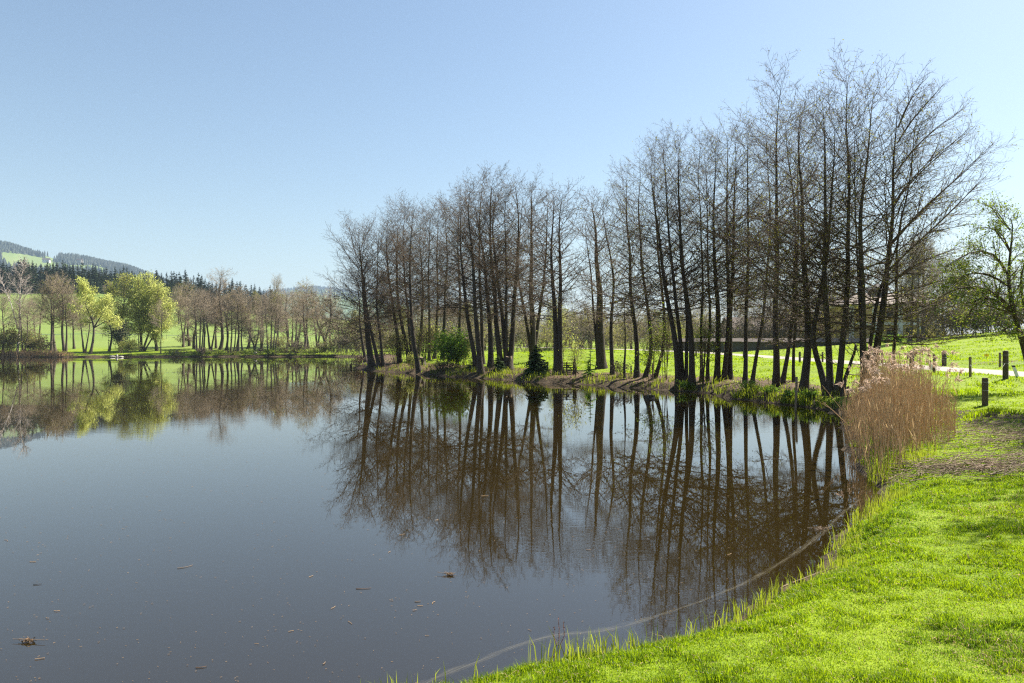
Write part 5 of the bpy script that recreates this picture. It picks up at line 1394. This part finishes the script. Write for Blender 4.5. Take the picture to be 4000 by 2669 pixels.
def lying_stick(pts, r, label, m, name="fallen_branch", twigs=(), lift=.03):
    P = np.array([hit(*q) + np.array([0, 0, lift]) for q in pts]); o = thing(name, label, "stick", tuple(P[0]), "sticks lying on the bank")
    Q = smooth_stem(P - P[0], 10, np.random.default_rng(3), .006)
    b = Buf(); tubes(b, Q[None], (r * np.linspace(1, .45, 10))[None], 6); b.obj("stem", M[m], o)
    for f, dx, dy, dz in twigs:
        q = Q[int(f * 9)]; b = Buf(); tubes(b, np.array([[q, q + np.array([dx, dy, dz]) * .5 + [0, 0, .02], q + np.array([dx, dy, dz])]]), np.array([[r * .6, r * .45, r * .2]]), 5); b.obj("twig", M[m], o)
lying_stick([(3056, 2321), (3130, 2288), (3200, 2262), (3279, 2240)], .008, "pale dry reed stem lying on the grass by the waterline", "straw", "dry_stem", [(.3, .12, -.05, .03)], lift=.07)
lying_stick([(3868, 1868), (3920, 1846), (3965, 1838), (4020, 1815)], .016, "grey fallen branch on the grass beside the reed litter", "pale_wood", "fallen_branch", [(.5, .25, .1, .1), (.75, -.1, .25, .06)], lift=.05)

def dead_weed():
    p = wp(2182, 2520, 0); o = thing("dead_weed", "reddish dry weed stalk standing at the near waterline", "weed", tuple(p))
    rng = np.random.default_rng(2); b, l = Buf(), Buf()
    P = np.array([[[0, 0, -.03], [.005, 0, .1], [0, .01, .24]], [[0, 0, -.03], [.05, 0, .08], [.04, .0, .2]], [[0, 0, -.03], [-.04, .02, .06], [-.035, 0, .16]]])
    tubes(b, P, np.tile([[.0035, .0028, .0015]], (3, 1)), 5); b.obj("stem", M["weed"], o)
    t = rng.random(60); A, _, _ = sample(P, np.ones((3, 3)), rng.integers(0, 3, 60), .35 + .65 * t); leaves(l, A, .014, rng, width=.4); l.obj("seed_head", M["weed"], o, smooth=False)
dead_weed()

def floating():
    rng = np.random.default_rng(51)
    # slivers of reed and bud scales on the water
    n = 760; px = rng.uniform(-100, 2900, n); py = 1650 + (2700 - 1650) * rng.random(n) ** .8
    Q = np.array([wp(a, c, .006) for a, c in zip(px, py)])
    k = lake_sd(Q[:, 0], Q[:, 1]) < -.15; Q = Q[k]; n = len(Q)
    a = rng.normal(.35, .5, n); L = np.where(rng.random(n) < .035, rng.uniform(.04, .09, n), rng.uniform(.006, .022, n)) * np.clip(Q[:, 1] / 7, .8, 1.5)
    d = np.stack([np.cos(a), np.sin(a), 0 * a], -1) * L[:, None] / 2
    bend = np.stack([-d[:, 1], d[:, 0], 0 * a], -1) * rng.normal(0, .25, (n, 1))
    b = Buf(); tubes(b, np.stack([Q - d, Q + bend, Q + d], 1), np.repeat(np.clip(L * .045, .0012, .0026)[:, None], 3, 1), 4)
    tag(b.obj("floating_debris", M["reed"]), "tiny reed slivers and bud scales floating on the pond", kind="stuff")
    for px, py, s, lab in ((105, 2507, .05, "clump of dead leaves and straw floating on the near water"), (1755, 2246, .05, "small brown leaf cluster floating before the tree reflections"), (3210, 2068, .2, "raft of brown leaves stuck at the near waterline")):
        q = wp(px, py, .004); o = thing("leaf_raft", lab, "leaf raft", tuple(q), "leaf rafts on the water")
        b = Buf(); A = np.stack([rng.normal(0, s * .45, 26), rng.normal(0, s * .25, 26), rng.uniform(.004, .02, 26)], -1)
        leaves(b, A, .03, rng, axis=np.array([1, .2, .1]), width=.5, jit=.8); b.obj("leaves", M["litter"], o, smooth=False)
        b = Buf(); A = np.stack([rng.normal(0, s * .4, 12), rng.normal(0, s * .2, 12), rng.uniform(.006, .02, 12)], -1); d = np.stack([rng.normal(0, .05, 12), rng.normal(0, .03, 12), rng.normal(0, .004, 12)], -1)
        tubes(b, np.stack([A - d, A, A + d], 1), np.full((12, 3), .0022), 4); b.obj("straw", M["straw"], o)
    for px, py, L, a, lab, mt in ((145, 2283, .16, .2, "dark thin stick floating far out on the near water", "bark"), (725, 2215, .34, .75, "long pale curved reed stem floating in the middle of the water", "straw"), (1420, 2300, .32, .12, "hooked brown reed stem floating before the reflections", "litter"), (1632, 2350, .12, .25, "short pale reed piece floating near the bank", "straw"), (785, 2607, .16, .3, "brown bent reed piece floating close by", "litter"), (1268, 2590, .09, 1.4, "short upright looking pale stem floating near the bank", "straw"), (2300, 2148, .14, .35, "pale reed piece floating over the trunk reflections", "straw")):
        q = wp(px, py, .006); o = thing("floating_stem", lab, "stem", tuple(q), "reed stems floating on the water")
        L *= .5; t = np.linspace(-.5, .5, 8); P = np.stack([t * L * math.cos(a) - math.sin(a) * (t ** 2) * L * .5, t * L * math.sin(a) + math.cos(a) * t ** 2 * L * .5, 0 * t], -1)
        b = Buf(); tubes(b, P[None], np.linspace(.0035, .002, 8)[None], 5); b.obj("stalk", M[mt], o)
    # pale scum line drifting along the bank
    m = bpy.data.materials.new("scum_film"); m.use_nodes = True
    nt = m.node_tree; N, Lk = nt.nodes, nt.links
    p = N["Principled BSDF"]; p.inputs["Base Color"].default_value = (.42, .38, .27, 1); p.inputs["Roughness"].default_value = .7
    tc = N.new("ShaderNodeTexCoord"); mp = N.new("ShaderNodeMapping"); mp.inputs["Scale"].default_value = (.9, 5, 1)
    nz = N.new("ShaderNodeTexNoise"); nz.inputs["Scale"].default_value = 5; nz.inputs["Detail"].default_value = 6
    Lk.new(tc.outputs["UV"], mp.inputs[0]); Lk.new(mp.outputs[0], nz.inputs["Vector"])
    sx = N.new("ShaderNodeSeparateXYZ"); Lk.new(tc.outputs["UV"], sx.inputs[0])
    ed = N.new("ShaderNodeMath"); ed.operation = 'PINGPONG'; ed.inputs[1].default_value = .5; Lk.new(sx.outputs[1], ed.inputs[0])
    mu = N.new("ShaderNodeMath"); mu.operation = 'MULTIPLY'; Lk.new(nz.outputs["Fac"], mu.inputs[0]); Lk.new(ed.outputs[0], mu.inputs[1])
    mr = N.new("ShaderNodeMapRange"); mr.inputs[1].default_value = .17; mr.inputs[2].default_value = .36; mr.inputs[4].default_value = .17
    Lk.new(mu.outputs[0], mr.inputs[0])
    tr = N.new("ShaderNodeBsdfTransparent"); mx = N.new("ShaderNodeMixShader")
    Lk.new(mr.outputs[0], mx.inputs[0]); Lk.new(tr.outputs[0], mx.inputs[1]); Lk.new(p.outputs[0], mx.inputs[2]); Lk.new(mx.outputs[0], N["Material Output"].inputs[0])
    line = np.array([wp(*q, .004) for q in ((1560, 2720), (1650, 2669), (1794, 2609), (1866, 2587), (1987, 2531), (2125, 2490), (2181, 2477), (2347, 2468), (2485, 2432), (2596, 2396), (2740, 2349), (2900, 2283), (3022, 2216), (3133, 2144), (3220, 2075), (3290, 2005), (3360, 1950))])
    d = np.r_[0, np.cumsum(np.linalg.norm(np.diff(line, axis=0), axis=1))]; u = np.linspace(0, d[-1], 160)
    Lx = np.stack([np.interp(u, d, line[:, k]) for k in range(3)], -1)
    for _ in range(8): Lx[1:-1] = (Lx[:-2] + 2 * Lx[1:-1] + Lx[2:]) / 4
    T = norm(np.gradient(Lx, axis=0)); Nn = np.stack([-T[:, 1], T[:, 0], 0 * u], -1)
    w = .11 + .035 * np.sin(u * 1.3) + .03 * np.sin(u * 3.1 + 1)
    V = np.stack([Lx - Nn * w[:, None], Lx + Nn * w[:, None]], 1).reshape(-1, 3); i = np.arange(159) * 2
    b = Buf(); b.add(V, np.stack([i, i + 1, i + 3, i + 2], -1)); me = b.mesh("scum_line", m, smooth=False)
    uv = me.uv_layers.new(name="UVMap"); vi = np.zeros(len(me.loops), np.int32); me.loops.foreach_get("vertex_index", vi)
    uv.data.foreach_set("uv", np.stack([u[vi // 2], (vi % 2).astype(float)], -1).astype(np.float32).ravel())
    tag(link("scum_line", me), "thin pale scum film drifting along the near bank", kind="stuff")
floating()


# ------------------------------------------------------------------ air
def haze():
    m = bpy.data.materials.new("haze"); m.use_nodes = True
    nt = m.node_tree; nt.nodes.clear()
    out = nt.nodes.new("ShaderNodeOutputMaterial"); v = nt.nodes.new("ShaderNodeVolumePrincipled")
    v.inputs["Color"].default_value = (.5, .68, .9, 1); v.inputs["Density"].default_value = .000133; v.inputs["Anisotropy"].default_value = 0.0
    nt.links.new(v.outputs[0], out.inputs["Volume"])
    b = Buf(); box(b, (0, 3100, 260), (10000, 8200, 526))
    tag(b.obj("haze", m, smooth=False), "thin blue spring haze in the far air", kind="stuff")
haze()
